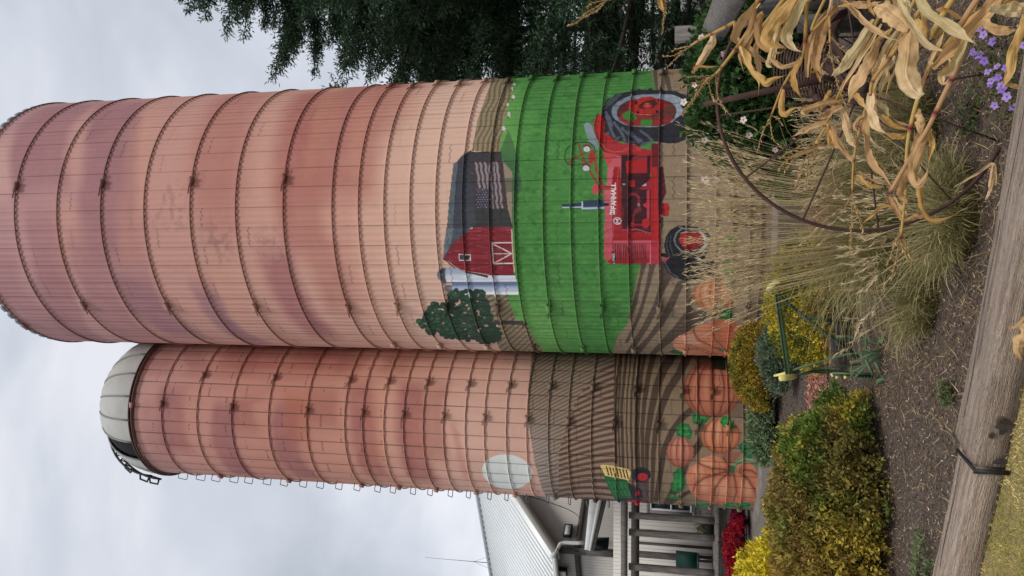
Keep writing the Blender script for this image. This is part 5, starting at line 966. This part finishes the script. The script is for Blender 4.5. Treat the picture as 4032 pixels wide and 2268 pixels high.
b=MB(); b.beam((-9,20.80,.66),(-5.15,20.80,.66),.06,.10); b.build('deck_fascia',M['graywood'],pg)
pc=K(1380,565,21.6); pt=thing('planter_box','dark square planter with small white flowers on the deck','planter',(pc[0],21.6,.735)); b=MB(); b.box(pc[0]-.16,pc[0]+.16,21.45,21.75,.735,1.02); b.build('box',M['black'],pt)
C=np.array([pc[0],21.6,1.05])+rng.normal(size=(160,3))*np.array([.12,.1,.07]); clumps(C,np.tile([0,0,1.],(160,1)),4,.06,.025,colr((70,92,50),(120,120,80),160),1.,'foliage',pt); C=np.array([pc[0],21.6,1.14])+rng.normal(size=(40,3))*np.array([.13,.1,.06]); clumps(C,np.tile([0,-.5,1.],(40,1)),4,.035,.03,colr((210,196,186),(190,150,150),40),1.,'blossoms',pt)
gc=K(1130,1230,22.0); ch=thing('patio_chair','dark green patio chair on the deck behind the posts','chair',(gc[0],22,.735)); G_=mat('green_plastic',(0.01,0.055,0.042),.5)
b=MB(); b.box(gc[0]-.24,gc[0]+.24,21.78,22.22,1.12,1.17); b.build('seat',G_,ch); b=MB(); b.prism([(gc[0]-.24,22.22,1.17),(gc[0]+.24,22.22,1.17),(gc[0]+.22,22.34,1.75),(gc[0]-.22,22.34,1.75)],(0,.04,0)); b.build('backrest',G_,ch)
for (dx,dy) in ((-.22,21.8),(.22,21.8),(-.22,22.2),(.22,22.2)): b=MB(); b.tube([(gc[0]+dx,dy,.735),(gc[0]+dx,dy,1.12)],.016,5); b.build('leg',M['steel'],ch)
# ================================================================ HAY RAKE
RK=thing('hay_rake','rusty old dump rake with large spoked wheels and curved tines beside the corn stalks','farm implement',(1.1,4.9,0))
hub=AY(3385,368,4.45)
# a flat wheel in the plane x-z: fit its radius to the left rim point
rw=abs(AY(3380,911,4.45)[0]-hub[0])
def wheel(c,R,name='wheel',yaw=.0,rr=.012):
    ax=np.array([math.cos(yaw),math.sin(yaw),0]); b=MB(); n=64
    b.tube([c+ax*R*math.cos(t)+np.array([0,0,R*math.sin(t)]) for t in np.linspace(0,2*math.pi,n+1)],rr,7,cap=False); o=b.build(name,M['rust'],RK)
    for k in range(12):
        t=2*math.pi*k/12+.12; s=.035*(1 if k%2 else -1); nn=np.array([-ax[1],ax[0],0]); b=MB(); b.tube([c+nn*s,c+ax*R*.99*math.cos(t)+np.array([0,0,R*.99*math.sin(t)])],.0055,5); b.build('spoke',M['rust'],o)
    b=MB(); nn=np.array([-ax[1],ax[0],0]); b.tube([c-nn*.09,c-nn*.05,c+nn*.05,c+nn*.09],[.035,.055,.055,.035],10); b.build('hub',M['rust'],o)
def wheel_fix(): pass
bpy.context.view_layer.update()
wheel(hub,rw,yaw=.05,rr=.0105)
h2=np.array([2.35,7.4,.74]); wheel(h2,.70,yaw=.05,rr=.014)
b=MB(); b.tube([hub+np.array([0,-.1,0]),(hub+h2)/2+np.array([0,0,.02]),h2+np.array([0,.1,0])],.028,8); b.build('axle',M['rust'],RK)
b=MB(); ha=hub*.82+h2*.18; b.tube([ha,ha+np.array([-.05,.1,.45]),AY(2770,412,5.1)],[.022,.022,.016],7); b.build('lever',M['rust'],RK)
b=MB(); b.beam(hub+np.array([-.02,.35,.10]),h2+np.array([-.02,-.2,.12]),.04,.04); b.build('frame_bar',M['rust'],RK)
for i in range(17):
    x=690+i*23; Y=5.9-i*.06; q=[AY(2688+(x+dx)*.52174,yy*.52174,Y) for dx,yy in ((30,330),(8,430),(0,560),(4,660),(22,725),(60,735),(92,690),(104,610))]
    b=MB(); b.tube(q,.0062,4); b.build('tine',M['rust'],RK)
for i in range(11):
    q=[AY(2688+dx*.52174,yy*.52174,5.2-i*.04) for dx,yy in ((1330-i*14,30+i*5),(1230-i*14,110+i*8),(1150+i*2,220+i*10),(1120+i*10,330+i*11),(1125+i*14,420+i*10))]
    b=MB(); b.tube(q,.0066,4); b.build('tine',M['rust'],RK)
# ================================================================ GREEN CULTIVATOR
CT=thing('garden_cultivator','old green walk-behind cultivator with yellow handle grips in front of the yellow shrub','farm implement',(-.55,6.75,0))
CZ=(2850,1050,.3451); GN=mat('green_paint_worn',(0.085,0.15,0.075),.6,noise=[(12,.7,(0.16,0.20,0.11),.55,.7),(20,.8,(0.05,0.03,0.02),.6,.7)]); GD=mat('dark_green_paint',(0.030,0.055,0.030),.6,noise=(14,.6,(0.05,0.08,0.045))); YL=mat('pale_yellow_paint',(0.66,0.60,0.20),.55,noise=(10,.4,(0.50,0.42,0.16)))
def ct(name,pts,r,m,Y=6.75,flat=None):
    b=MB(); q=[AY(CZ[0]+p[0]*CZ[2],CZ[1]+p[1]*CZ[2],Y+(p[2] if len(p)>2 else 0)) for p in pts]
    for v in q: v[2]=max(v[2],.005)
    if flat: b.beam(q[0],q[-1],flat[0],flat[1],up=(0,0,1),seg=8,jit=.0015)
    else: b.tube(q,r,7)
    return b.build(name,m,CT)
ct('crossbar',[(605,310,.05),(738,1235,0)],0,GN,flat=(.03,.042))
ct('crossbar_edge',[(588,315,.03),(712,1228,-.02)],.006,GD)
ct('grip',[(515,262,.1),(545,215,.0),(600,165,-.08),(640,180,-.1)],[.026,.03,.022,.010],YL); ct('grip',[(575,1245,.1),(660,1228,.05),(765,1200,0)],[.010,.013,.015],YL); ct('grip',[(640,1275,-.1),(700,1270,-.08),(765,1262,-.04),(825,1248,0)],[.024,.027,.025,.02],YL)
ct('handle',[(820,1240,0),(1010,1195,.1),(1200,1195,.15),(1700,1255,.1)],[.010,.014,.02,.018],GD); ct('handle',[(640,330,.1),(760,440,.15),(920,580,.1),(1530,1040,0)],[.012,.014,.016,.02],GD)
ct('brace',[(950,575,.1),(1200,610,.2),(1560,690,.3)],.02,GD); ct('brace',[(1010,1160,.1),(1250,1150,.1),(1560,1110,0)],.009,GD); ct('control_rod',[(700,1205,0),(1100,1085,.05),(1400,1000,0),(1560,985,0),(1900,960,0)],.010,GN)
ct('frame',[(1290,800,.2),(1400,790,.2),(1750,880,.1),(1860,870,.1),(2000,810,.1),(2230,785,.05)],.013,GN)
for pts in ([(1500,1260),(1900,920)],[(1560,1050),(1930,930)],[(1440,1090),(1620,1060),(1900,940)],[(1630,740),(1620,940)],[(1560,880),(1540,980)],[(1610,930),(1700,990),(1800,960)],[(1450,1140),(1460,1290)],[(1240,1215),(1700,1225)],[(1540,1010),(1640,1050),(1700,980)],[(1470,1200),(1800,1020)]): ct('frame_rod',pts,.009,GN)
ct('strut',[(1620,1060),(1700,1235)],.014,GN); ct('strut',[(1725,1080),(1805,1255)],.013,GN); ct('tine',[(1740,1310),(1850,1290),(2000,1262),(2190,1240)],[.018,.02,.015,.010],GN); ct('tine',[(1800,880),(1900,820),(2060,800)],[.018,.016,.01],GN)
ct('spring',[(1490+i*19,1255+(i%2)*48) for i in range(14)],.006,GN); ct('yellow_tag',[(1228,1215),(1245,1255)],.012,YL); ct('yellow_tag',[(1275,1262),(1310,1262)],.012,YL); ct('yellow_tag',[(1370,1262),(1405,1262)],.014,YL)
# ================================================================ RAIL FENCE AT THE RIGHT
BZ=(2400,0,.34938)
def Bp(x,y,Y): return AY(BZ[0]+x*BZ[2],BZ[1]+y*BZ[2],Y)
fn=thing('board_fence','weathered grey board fence with a sloping top rail at the upper right','fence',(2.6,6.6,0))
p0=Bp(735,395,7.6); b=MB(); b.beam((p0[0],7.6,-.1),(p0[0],7.6,p0[2]),.14,.09,up=(0,1,0)); b.build('post',M['graywood'],fn)
b=MB(); b.beam(Bp(1150,440,6.9),Bp(1400,-120,5.2),.05,.21,up=(.2,-1,.3),seg=10,jit=.003); b.build('top_rail',M['graywood'],fn)
b=MB(); b.beam(Bp(1600,160,5.6),Bp(2500,40,5.6),.05,.05,up=(0,-1,.2)); b.build('lower_rail',M['darkwood'],fn)
b=MB(); b.beam(Bp(1700,30,5.9),Bp(2200,-60,5.9),.05,.24,up=(.3,-1,.3)); b.beam(Bp(2130,270,6.0),Bp(2560,255,6.0),.05,.16,up=(.3,-1,.3)); b.build('board',M['graywood'],fn)
# ================================================================ CORN STALKS
K1=(2688,0,.52174);K2=(2688,700,.52174);K4=(3300,0,.28438);K5=(1344,0,.52174)
def crv(P,n):
    P=np.array(P,float); P=np.vstack([2*P[0]-P[1],P,2*P[-1]-P[-2]]); out=[]; k=len(P)-3
    for t in np.linspace(0,k-1e-6,n):
        i=int(t); u=t-i; a,b,c,d=P[i:i+4]; out.append(.5*((2*b)+(-a+c)*u+(2*a-5*b+4*c-d)*u*u+(-a+3*b-3*c+d)*u**3))
    return np.array(out)
def c3(Z,pts,Y0,Y1):
    n=len(pts); return np.array([AY(Z[0]+p[0]*Z[2],Z[1]+p[1]*Z[2],Y0+(Y1-Y0)*i/max(n-1,1)) for i,p in enumerate(pts)])
TAN=[(218,184,138),(196,158,112),(226,196,154),(176,138,96),(208,170,124)]; PALE=[(212,190,146),(194,176,130),(222,198,154)]; GOLD=[(204,162,100),(184,142,84),(214,176,114)]
def leaf(parent,Z,pts,w,Y0=2.6,Y1=2.5,cols=TAN,blunt=False,twist=0.,rs=random):
    if w*Z[2]>18 and parent['category']=='corn stalk' and rs.random()<.55:      # smaller torn blades behind
        dx,dy=rs.uniform(-28,28)/Z[2],rs.uniform(-26,10)/Z[2]; leaf_(parent,Z,[(p[0]+dx+rs.uniform(-8,8),p[1]+dy+rs.uniform(-8,8)) for p in pts],w*rs.uniform(.35,.7),Y0+.14,Y1+.16,TAN+GOLD,False,.7,rs)
    return leaf_(parent,Z,pts,w,Y0,Y1,cols,blunt,twist,rs)
def leaf_(parent,Z,pts,w,Y0,Y1,cols,blunt,twist,rs):
    """a dry corn blade: long strap with a pale midrib, folded, creased and crinkled at its edges"""
    P=crv(c3(Z,pts,Y0,Y1),40); n=len(P); scale=w*Z[2]/F*(Y0*1.06)*.96
    T=unit(np.gradient(P,axis=0)); view=unit(P-CAM); s=unit(np.cross(T,view)); nn=unit(np.cross(s,T)); nn*=np.sign((nn*-view).sum(1))[:,None]+1e-6
    t=np.linspace(0,1,n); ph=rs.uniform(0,60); tw=twist*1.5*np.sin(t*4.6+ph)+.45*(hsh(t*6+ph,ph)-.5)*2
    prof=np.minimum(1,.5+3.2*t)*(1-smooth(.55,1.,t)*(.6 if blunt else .97)); W=scale*prof*(1+.22*(hsh(t*5+ph*2,1.)-.5))
    sv=s*np.cos(tw)[:,None]+nn*np.sin(tw)[:,None]; nv=nn*np.cos(tw)[:,None]-s*np.sin(tw)[:,None]
    M_=17; V=[]; C=[]; c0=lin(rs.choice(cols)); c1=lin(rs.choice(cols)); sgn=1 if rs.random()<.6 else -1; fold=rs.uniform(.25,.75)
    for j in range(M_):
        u=(j/(M_-1)-.5)*2; au=abs(u)
        cr=.30*(hsh(t*7+ph,u*1.3+ph)-.5)+.14*(hsh(t*19+ph,u*2.1+7)-.5)+.05*(hsh(t*3,j*3.3+ph)-.5)+.22*au*au*(hsh(t*11+ph*3+(9 if u>0 else 0),2.)-.5)
        edge=1+.28*(hsh(t*16+ph,5.+np.sign(u))-.5)*(au>.85)
        V.append(P+sv*(u*W/2*edge*(1-.18*fold*au))[:,None]+nv*((-.5*fold*sgn*au+cr)*W*.8)[:,None])
        st=(.78+.34*hsh(u*9.3+ph,t*1.4)+(.20 if j==8 else 0)-(.14 if j in (7,9) else 0)+.30*(hsh(j*7.7+ph,t*3.)-.5))
        blot=smooth(.58,.8,fbm(t*7+ph,u*1.1+ph*2))*.45
        C.append((c0[None]*(1-t[:,None])+c1[None]*t[:,None])*(st*(1-.30*smooth(.82,1,t))*(1-blot*np.array(.6))*(1-.18*(au>.9)))[:,None])
    V=np.stack(V,1).reshape(-1,3); C=np.stack(C,1).reshape(-1,3); i=np.arange(n-1)[:,None]*M_; j=np.arange(M_-1)[None,:]; f=np.stack([i+j,i+j+1,i+j+1+M_,i+j+M_],-1).reshape(-1,4)
    return fastmesh('leaf',V,f,M['attrdry'],parent,np.clip(C,.01,.85),True)
def cane(parent,Z,pts,r0,r1,Y0,Y1,ext=None,cols=((186,152,92),(150,96,80))):
    q=list(c3(Z,pts,Y0,Y1)); 
    if ext is not None: q=[np.array(ext,float)]+q
    P=crv(np.array(q),40); b=MB(); n=len(P); t=np.linspace(0,1,n); rr=r0+(r1-r0)*t; node=np.zeros(n); node[4::7]=1; rr=rr*(1+.28*node)
    b.tube(P,rr,8); V=np.vstack(b.v); c=np.repeat(lin(cols[0])[None]*(1-.3*node[:,None])+(lin(cols[1])-lin(cols[0]))[None]*(.8*node[:,None]),8,0)
    return fastmesh('stalk',V,[np.array(f) for k,f in b.f.items() if len(f)],M['attrdry'],parent,c,True),P
def tassel(parent,Z,lines,Y0,Y1,w=.012,dens=1.):
    V=[];Fc=[];C=[];n0=0; b=MB()
    for ln in lines:
        P=crv(c3(Z,ln,Y0,Y1),24); b.tube(P,.0014,4,c=lin((170,140,96))); L=np.linalg.norm(np.diff(P,axis=0),axis=1).sum(); m=int(L/.0042*dens)+4
        q=rng.uniform(.12,1,m)*23; i=np.minimum(q.astype(int),22); p=P[i]*(1-(q-i))[:,None]+P[i+1]*(q-i)[:,None]; T=unit(P[i+1]-P[i]); d=T+rng.normal(size=(m,3))*.38
        v,f,c=leafmesh(p,d,rng.uniform(.008,.016,m),.0034,colr((220,190,142),(180,142,98),m,.12),.1); V.append(v);Fc.append(f+n0);C.append(c);n0+=len(v)
    bv=np.vstack(b.v); qs=np.array(b.f[4])+n0; 
    return fastmesh('tassel',np.vstack(V+[bv]),np.vstack(Fc+[qs]),M['attrdry'],parent,np.vstack(C+[np.vstack(b.c)]))
G_C='dried corn stalks leaning in from the upper right'
def corn(label,base): return thing('corn_stalk',label,'corn stalk',base,group=G_C)
# 1 topmost stalk with the drooping tassel
s=corn('dried corn stalk whose tassel hangs before the painted field above the big tractor wheel',(2.3,2.7,0))
cane(s,K1,[(560,20),(380,170),(250,240),(130,300),(60,345)],.008,.004,2.7,2.9,(2.0,2.6,.8)); tassel(s,K1,[[(130,300),(60,350),(0,385),(-70,420),(-150,425)],[(60,345),(0,360),(-50,370),(-75,385)],[(0,400),(-60,450),(-110,500)]],2.9,2.95)
leaf(s,K1,[(245,245),(195,370),(130,470),(75,550)],58,2.88,2.85,TAN,True); leaf(s,K1,[(75,545),(100,500),(190,505),(290,500)],20,2.85,2.85,GOLD)
leaf(s,K1,[(570,20),(440,160),(378,280),(420,335),(520,400),(620,460),(700,500)],74,2.7,2.62,TAN,twist=.5)
# 2 stalk with big feathery tassel
s=corn('dried corn stalk ending in the thick feathery tassel beside the big painted wheel',(2.2,2.5,0))
cane(s,K1,[(790,-40),(590,105),(430,330),(300,500),(250,560)],.009,.004,2.6,2.7,(2.1,2.5,.5)); tassel(s,K1,[[(300,500),(230,570),(150,640),(80,750),(0,860)],[(250,560),(180,575),(90,580),(-60,570),(-90,565)],[(250,560),(150,610),(40,640),(-40,640)],[(260,560),(210,600),(205,660),(230,750),(300,800),(350,860)],[(250,560),(255,620),(270,740),(330,830)],[(230,570),(130,640),(100,700),(90,740)]],2.7,2.68)
tassel(s,K1,[[(250,560),(170,620),(100,720),(20,830)],[(240,575),(160,650),(90,740),(40,800)]],2.69,2.67)
leaf(s,K1,[(550,60),(525,190),(492,310),(455,400),(430,440),(465,550)],62,2.62,2.6,TAN,twist=.4); leaf(s,K1,[(430,335),(470,430),(530,530),(570,610),(572,720)],46,2.6,2.58,GOLD,twist=.7); leaf(s,K1,[(440,345),(480,470),(540,570),(620,625),(700,590),(800,560)],72,2.58,2.55,GOLD,twist=.6)
leaf(s,K1,[(600,105),(578,220),(590,300),(640,370),(720,405),(785,365)],66,2.55,2.5,TAN+GOLD,twist=.5); leaf(s,K1,[(640,250),(680,310),(740,350),(780,360)],26,2.56,2.54,TAN)
leaf(s,K1,[(560,310),(555,400),(575,500),(570,590)],46,2.62,2.6,TAN,True); leaf(s,K1,[(590,130),(470,330),(430,340)],14,2.6,2.58,TAN)
# 3 golden leaves at the top edge
s=corn('dried corn stalk with the broad golden leaf at the upper picture edge',(2.3,2.3,0))
cane(s,K1,[(1000,-60),(940,20),(915,390),(830,530),(750,670),(670,870)],.008,.003,2.5,2.45,(2.0,2.3,.4)); tassel(s,K1,[[(670,870),(640,930),(600,1010),(565,1140)],[(660,900),(670,990),(690,1060),(760,1120)],[(670,870),(720,900),(760,950)]],2.45,2.45,dens=.7)
leaf(s,K1,[(850,-30),(760,80),(690,170),(640,250),(640,310),(700,350),(780,365)],98,2.45,2.4,GOLD,twist=.25); leaf(s,K1,[(930,-20),(860,100),(795,220),(785,310),(840,370),(915,395)],76,2.45,2.4,PALE,twist=.35); leaf(s,K1,[(740,190),(690,330),(650,480),(680,510)],50,2.48,2.46,PALE)
leaf(s,K1,[(895,430),(840,560),(850,660),(900,745)],46,2.45,2.42,GOLD,twist=.3); leaf(s,K1,[(758,675),(742,760),(748,840),(780,860),(830,825),(900,800)],44,2.44,2.4,GOLD,twist=.2); leaf(s,K1,[(660,430),(740,500),(850,480),(910,440)],36,2.46,2.44,TAN)
leaf(s,K1,[(1040,620),(1000,540),(940,570)],20,2.45,2.42,GOLD)
# 4 stalk with tassel in the middle
s=corn('dried corn stalk whose thin tassel hangs before the rake tines',(2.2,2.2,0))
cane(s,K1,[(1100,-60),(1108,120),(1112,330)],.005,.003,2.35,2.35,(2.0,2.2,.6)); tassel(s,K1,[[(1112,330),(1130,450),(1150,560),(1190,700),(1260,860)],[(1112,340),(1100,420),(1050,500),(1045,590)],[(1115,270),(1200,370),(1290,450),(1365,520)],[(1120,400),(1160,440),(1180,480)]],2.35,2.33,dens=.8)
leaf(s,K1,[(1160,40),(1050,150),(985,280),(945,430),(935,585)],60,2.42,2.38,TAN+GOLD,True,.3); leaf(s,K1,[(1085,130),(1040,270),(1010,420),(1010,500),(1070,560)],84,2.4,2.36,TAN,True,.3); leaf(s,K1,[(1180,-20),(1290,90),(1400,190),(1540,275),(1655,312)],46,2.25,2.2,TAN,twist=.5); leaf(s,K1,[(1130,-30),(1110,80),(1080,170)],30,2.4,2.38,TAN)
# 5 fan of leaves
s=corn('dried corn stalk with the fan of pale leaves hanging in front of the wheel hub',(2.1,2.0,0))
cane(s,K1,[(1640,215),(1530,450),(1420,700),(1330,1000),(1290,1230),(1280,1449)],.006,.003,2.35,2.4,(1.8,2.1,.5)); tassel(s,K2,[[(1290,0),(1282,150),(1275,330),(1270,500),(1262,580)],[(1282,150),(1330,300),(1360,400)],[(1282,120),(1240,200),(1200,260)]],2.4,2.4,dens=.8)
leaf(s,K4,[(500,270),(330,560),(150,800),(20,980),(-60,1080)],150,2.3,2.35,PALE,twist=.2); leaf(s,K4,[(600,330),(420,640),(260,880),(90,1150),(20,1350)],56,2.28,2.3,TAN); leaf(s,K4,[(560,560),(450,850),(310,1050),(190,1250),(150,1440)],165,2.26,2.3,TAN,twist=.2); leaf(s,K4,[(830,420),(650,700),(550,930),(520,1120)],95,2.3,2.33,PALE+TAN,twist=.3); leaf(s,K4,[(770,770),(700,950),(620,1170),(530,1460)],105,2.28,2.3,PALE,twist=.2); leaf(s,K4,[(650,750),(600,950),(480,1220),(450,1460)],64,2.26,2.28,TAN)
leaf(s,K4,[(740,390),(600,520),(430,660),(300,760)],70,2.32,2.34,GOLD,twist=.4); leaf(s,K4,[(120,760),(60,900),(-40,1010),(-110,1060)],60,2.3,2.3,PALE); leaf(s,K4,[(480,900),(500,1050),(470,1250)],60,2.3,2.3,TAN); leaf(s,K4,[(330,1040),(230,1250),(120,1449)],80,2.31,2.32,GOLD)
# 6 small lower fan
s=corn('dried corn stalk with narrow curled leaves and bushy tassel below the wheel hub',(2.0,2.2,0))
cane(s,K1,[(1300,500),(1220,620),(1100,900),(1000,1090)],.006,.003,2.5,2.45,(2.0,2.3,.5)); tassel(s,K1,[[(1000,1090),(960,1180),(940,1270),(925,1420)],[(1000,1080),(900,1100),(800,1150),(740,1190)],[(990,1100),(880,1150),(780,1220),(720,1280)],[(995,1095),(860,1190),(770,1290)],[(1000,1100),(1000,1180),(960,1300)],[(980,1120),(900,1250),(860,1400)]],2.45,2.46)
leaf(s,K1,[(1190,765),(1060,790),(940,830),(905,850),(940,885)],48,2.4,2.35,TAN,twist=.3); leaf(s,K1,[(1205,800),(1120,850),(1060,880),(995,892)],62,2.38,2.35,TAN,twist=.4); leaf(s,K1,[(1080,915),(960,965),(880,1010),(815,1035)],44,2.42,2.4,TAN,twist=.3); leaf(s,K1,[(1200,820),(1235,940),(1265,1050),(1310,1110)],58,2.38,2.36,TAN,True,.2); leaf(s,K1,[(1130,950),(1180,1080),(1260,1190),(1300,1250)],40,2.42,2.4,TAN,twist=.3); leaf(s,K1,[(1095,930),(1110,1020),(1095,1150)],34,2.44,2.42,GOLD); leaf(s,K1,[(1080,960),(1020,1060),(1000,1090)],24,2.44,2.44,GOLD); leaf(s,K1,[(1115,680),(1080,760),(1030,860)],40,2.45,2.44,GOLD); leaf(s,K1,[(1060,1080),(900,1160),(730,1200)],26,2.45,2.44,TAN); leaf(s,K1,[(1100,980),(1160,1090),(1190,1110)],50,2.43,2.42,GOLD)
# 7 centre
s=corn('dried corn stalk with the widest pale leaf hanging straight down',(1.9,1.9,0))
cane(s,K1,[(1800,60),(1700,220),(1590,400),(1440,600),(1415,720)],.006,.004,2.1,2.15,(1.7,1.9,.5))
leaf(s,K4,[(1020,420),(980,600),(965,800),(940,1000),(1000,1170),(1090,1290),(1150,1340)],268,2.05,2.0,PALE+TAN,True,.15); leaf(s,K4,[(500,90),(640,150),(800,260),(900,350),(980,405)],230,2.1,2.05,TAN,True,.2); leaf(s,K4,[(420,0),(430,100),(520,240)],60,2.12,2.1,GOLD); leaf(s,K4,[(820,-20),(900,160),(1000,330),(1110,490),(1270,640),(1420,690),(1540,745)],96,2.0,1.95,GOLD+PALE,twist=.4); leaf(s,K4,[(900,-30),(960,100),(1000,260)],100,2.02,2.0,PALE); leaf(s,K4,[(1080,260),(1160,400),(1240,620)],110,2.04,2.0,GOLD,twist=.3)
leaf(s,K1,[(1415,700),(1428,850),(1460,950),(1550,1020)],72,2.15,2.12,TAN,twist=.3); leaf(s,K1,[(1500,870),(1590,940),(1740,990)],42,2.14,2.12,GOLD,twist=.4); leaf(s,K1,[(1540,1010),(1640,1030),(1735,1000)],40,2.14,2.14,GOLD); leaf(s,K1,[(1395,850),(1375,980),(1385,1120),(1430,1230),(1520,1330),(1610,1460)],58,2.15,2.1,TAN,twist=.5); leaf(s,K1,[(1300,710),(1340,760),(1395,830)],44,2.2,2.15,GOLD); leaf(s,K1,[(1395,870),(1330,900),(1300,960),(1330,1010)],30,2.18,2.16,TAN); leaf(s,K1,[(1430,760),(1520,810),(1560,900)],36,2.17,2.15,PALE)
leaf(s,K4,[(200,70),(420,60),(620,20)],90,2.12,2.1,TAN,twist=.3); leaf(s,K4,[(0,90),(200,60),(420,50)],40,2.14,2.12,GOLD)
# 8 long right stalk with lower tassel
s=corn('long dried corn stalk with its tassel hanging below the wheel rim',(1.8,1.8,0))
cane(s,K1,[(2060,-40),(1980,230),(1860,500),(1750,830),(1695,1110),(1682,1449),(1645,1800)],.008,.003,2.0,2.2,(1.6,1.8,.4),((196,168,104),(150,60,70))); tassel(s,K2,[[(1640,360),(1635,430),(1620,560),(1600,660),(1580,755)],[(1638,420),(1600,500),(1570,590),(1545,640)],[(1640,430),(1690,500),(1700,560),(1765,605)],[(1640,440),(1670,520),(1720,600)],[(1638,430),(1655,520),(1700,610)]],2.2,2.2,dens=1.2)
leaf(s,K1,[(1765,820),(1785,920),(1800,1050)],62,2.1,2.08,TAN,twist=.3); leaf(s,K1,[(1860,500),(1800,660),(1760,820)],26,2.05,2.05,PALE+TAN); leaf(s,K2,[(1700,-60),(1660,60),(1650,130),(1690,190)],62,2.14,2.12,TAN,True,.3); leaf(s,K2,[(1740,-20),(1790,100),(1810,210),(1860,300),(1960,315),(2100,260)],42,2.12,2.1,GOLD,twist=.6); leaf(s,K2,[(1650,320),(1600,225),(1500,215),(1410,300),(1345,355)],34,2.15,2.15,GOLD,twist=.4); leaf(s,K2,[(1550,145),(1610,240),(1660,320)],46,2.14,2.12,TAN); leaf(s,K2,[(1840,290),(1740,300),(1640,330)],40,2.13,2.13,TAN); leaf(s,K2,[(1310,-20),(1400,50),(1540,75)],36,2.16,2.14,GOLD)
leaf(s,K1,[(1870,965),(1810,1080),(1760,1200),(1745,1310),(1775,1395),(1835,1330),(1862,1230)],80,2.05,2.0,TAN,twist=.2); leaf(s,K1,[(1850,980),(1880,1090),(1850,1240)],40,2.06,2.04,GOLD)
# 9 rightmost stalk
s=corn('dried corn stalk nearest the right edge, crossing before the purple flowers',(1.6,1.6,0))
cane(s,K1,[(2260,-60),(2160,260),(2050,550),(1960,740),(1850,970),(1700,1220),(1560,1460)],.007,.005,1.9,2.1,(1.5,1.6,.4),((190,150,110),(140,60,80)))
leaf(s,K4,[(1060,-60),(1250,130),(1450,290),(1650,440),(1800,540),(1930,625)],140,1.9,1.85,PALE,twist=.15); leaf(s,K4,[(2250,-60),(2060,150),(1850,360),(1650,600),(1460,790),(1300,950)],205,1.9,1.95,TAN,True,.12); leaf(s,K4,[(1780,545),(1650,780),(1530,960),(1430,1050),(1470,1150),(1560,1040)],110,1.92,1.9,TAN+PALE,twist=.3); leaf(s,K4,[(1900,0),(1880,100),(1830,220)],60,1.95,1.95,TAN)
leaf(s,K4,[(2640,130),(2400,130),(2100,125)],175,1.88,1.85,PALE+TAN,True,.2); leaf(s,K4,[(2000,270),(2120,370),(2320,430),(2500,410)],120,1.9,1.88,TAN,twist=.3); leaf(s,K4,[(2590,230),(2520,480),(2430,700),(2380,980),(2330,1120),(2290,1220)],120,1.86,1.9,TAN+GOLD,False,.3); leaf(s,K4,[(2300,1160),(2450,1200),(2560,1230)],60,1.9,1.9,TAN); leaf(s,K4,[(1360,130),(1500,150),(1650,230),(1800,295)],60,1.95,1.93,GOLD,twist=.4); leaf(s,K4,[(2200,20),(2400,40),(2600,60)],60,1.9,1.9,GOLD)
leaf(s,K4,[(1320,940),(1280,830),(1400,600),(1480,400)],60,1.98,1.96,TAN); leaf(s,K4,[(1480,700),(1560,900),(1600,960)],50,1.98,1.96,GOLD,twist=.4)
# 10 high tassels at the upper edge
s=corn('corn stalk out of frame whose two tassels dip in before the spruce',(2.3,2.6,0))
cane(s,K5,[(2600,-300),(2200,-60),(2020,0)],.006,.003,2.6,2.6,(2.2,2.5,.9)); tassel(s,K5,[[(2030,-20),(1930,50),(1830,110),(1780,165),(1715,192)],[(2020,0),(1900,20),(1860,55)],[(2000,10),(1920,80),(1800,150)]],2.6,2.6,dens=1.6); tassel(s,K5,[[(2390,-40),(2440,60),(2430,160),(2422,240)],[(2400,-40),(2445,20),(2440,120)]],2.6,2.6,dens=1.6); leaf(s,K5,[(2390,-50),(2410,30),(2440,110)],40,2.6,2.6,GOLD)
# fallen husks by the timber
def husk(label,pts,w,Y0,Y1,Z=K2,z=None):
    t=thing('corn_husk',label,'corn husk',tuple(c3(Z,pts,Y0,Y1)[0]),group='fallen corn leaves on the ground')
    leaf(t,Z,pts,w,Y0,Y1,TAN,True,.3); return t
husk('curled fallen corn leaf against the front of the grey timber',[(2600,1110),(2560,1180),(2530,1280),(2560,1370)],90,3.55,3.6)
husk('pale fallen corn leaf sticking up in front of the timber edge',[(2600,1040),(2550,1090),(2465,1145)],34,3.5,3.7)
husk('narrow yellow corn leaf bent over the back edge of the grey timber',[(2360,60),(2340,-100),(2230,-40),(2050,70)],26,4.1,4.6,K2)
husk('short upright corn leaf stuck behind the back edge of the grey timber',[(2345,-90),(2320,60),(2290,170)],36,4.0,4.15,K2)
bpy.context.view_layer.update()
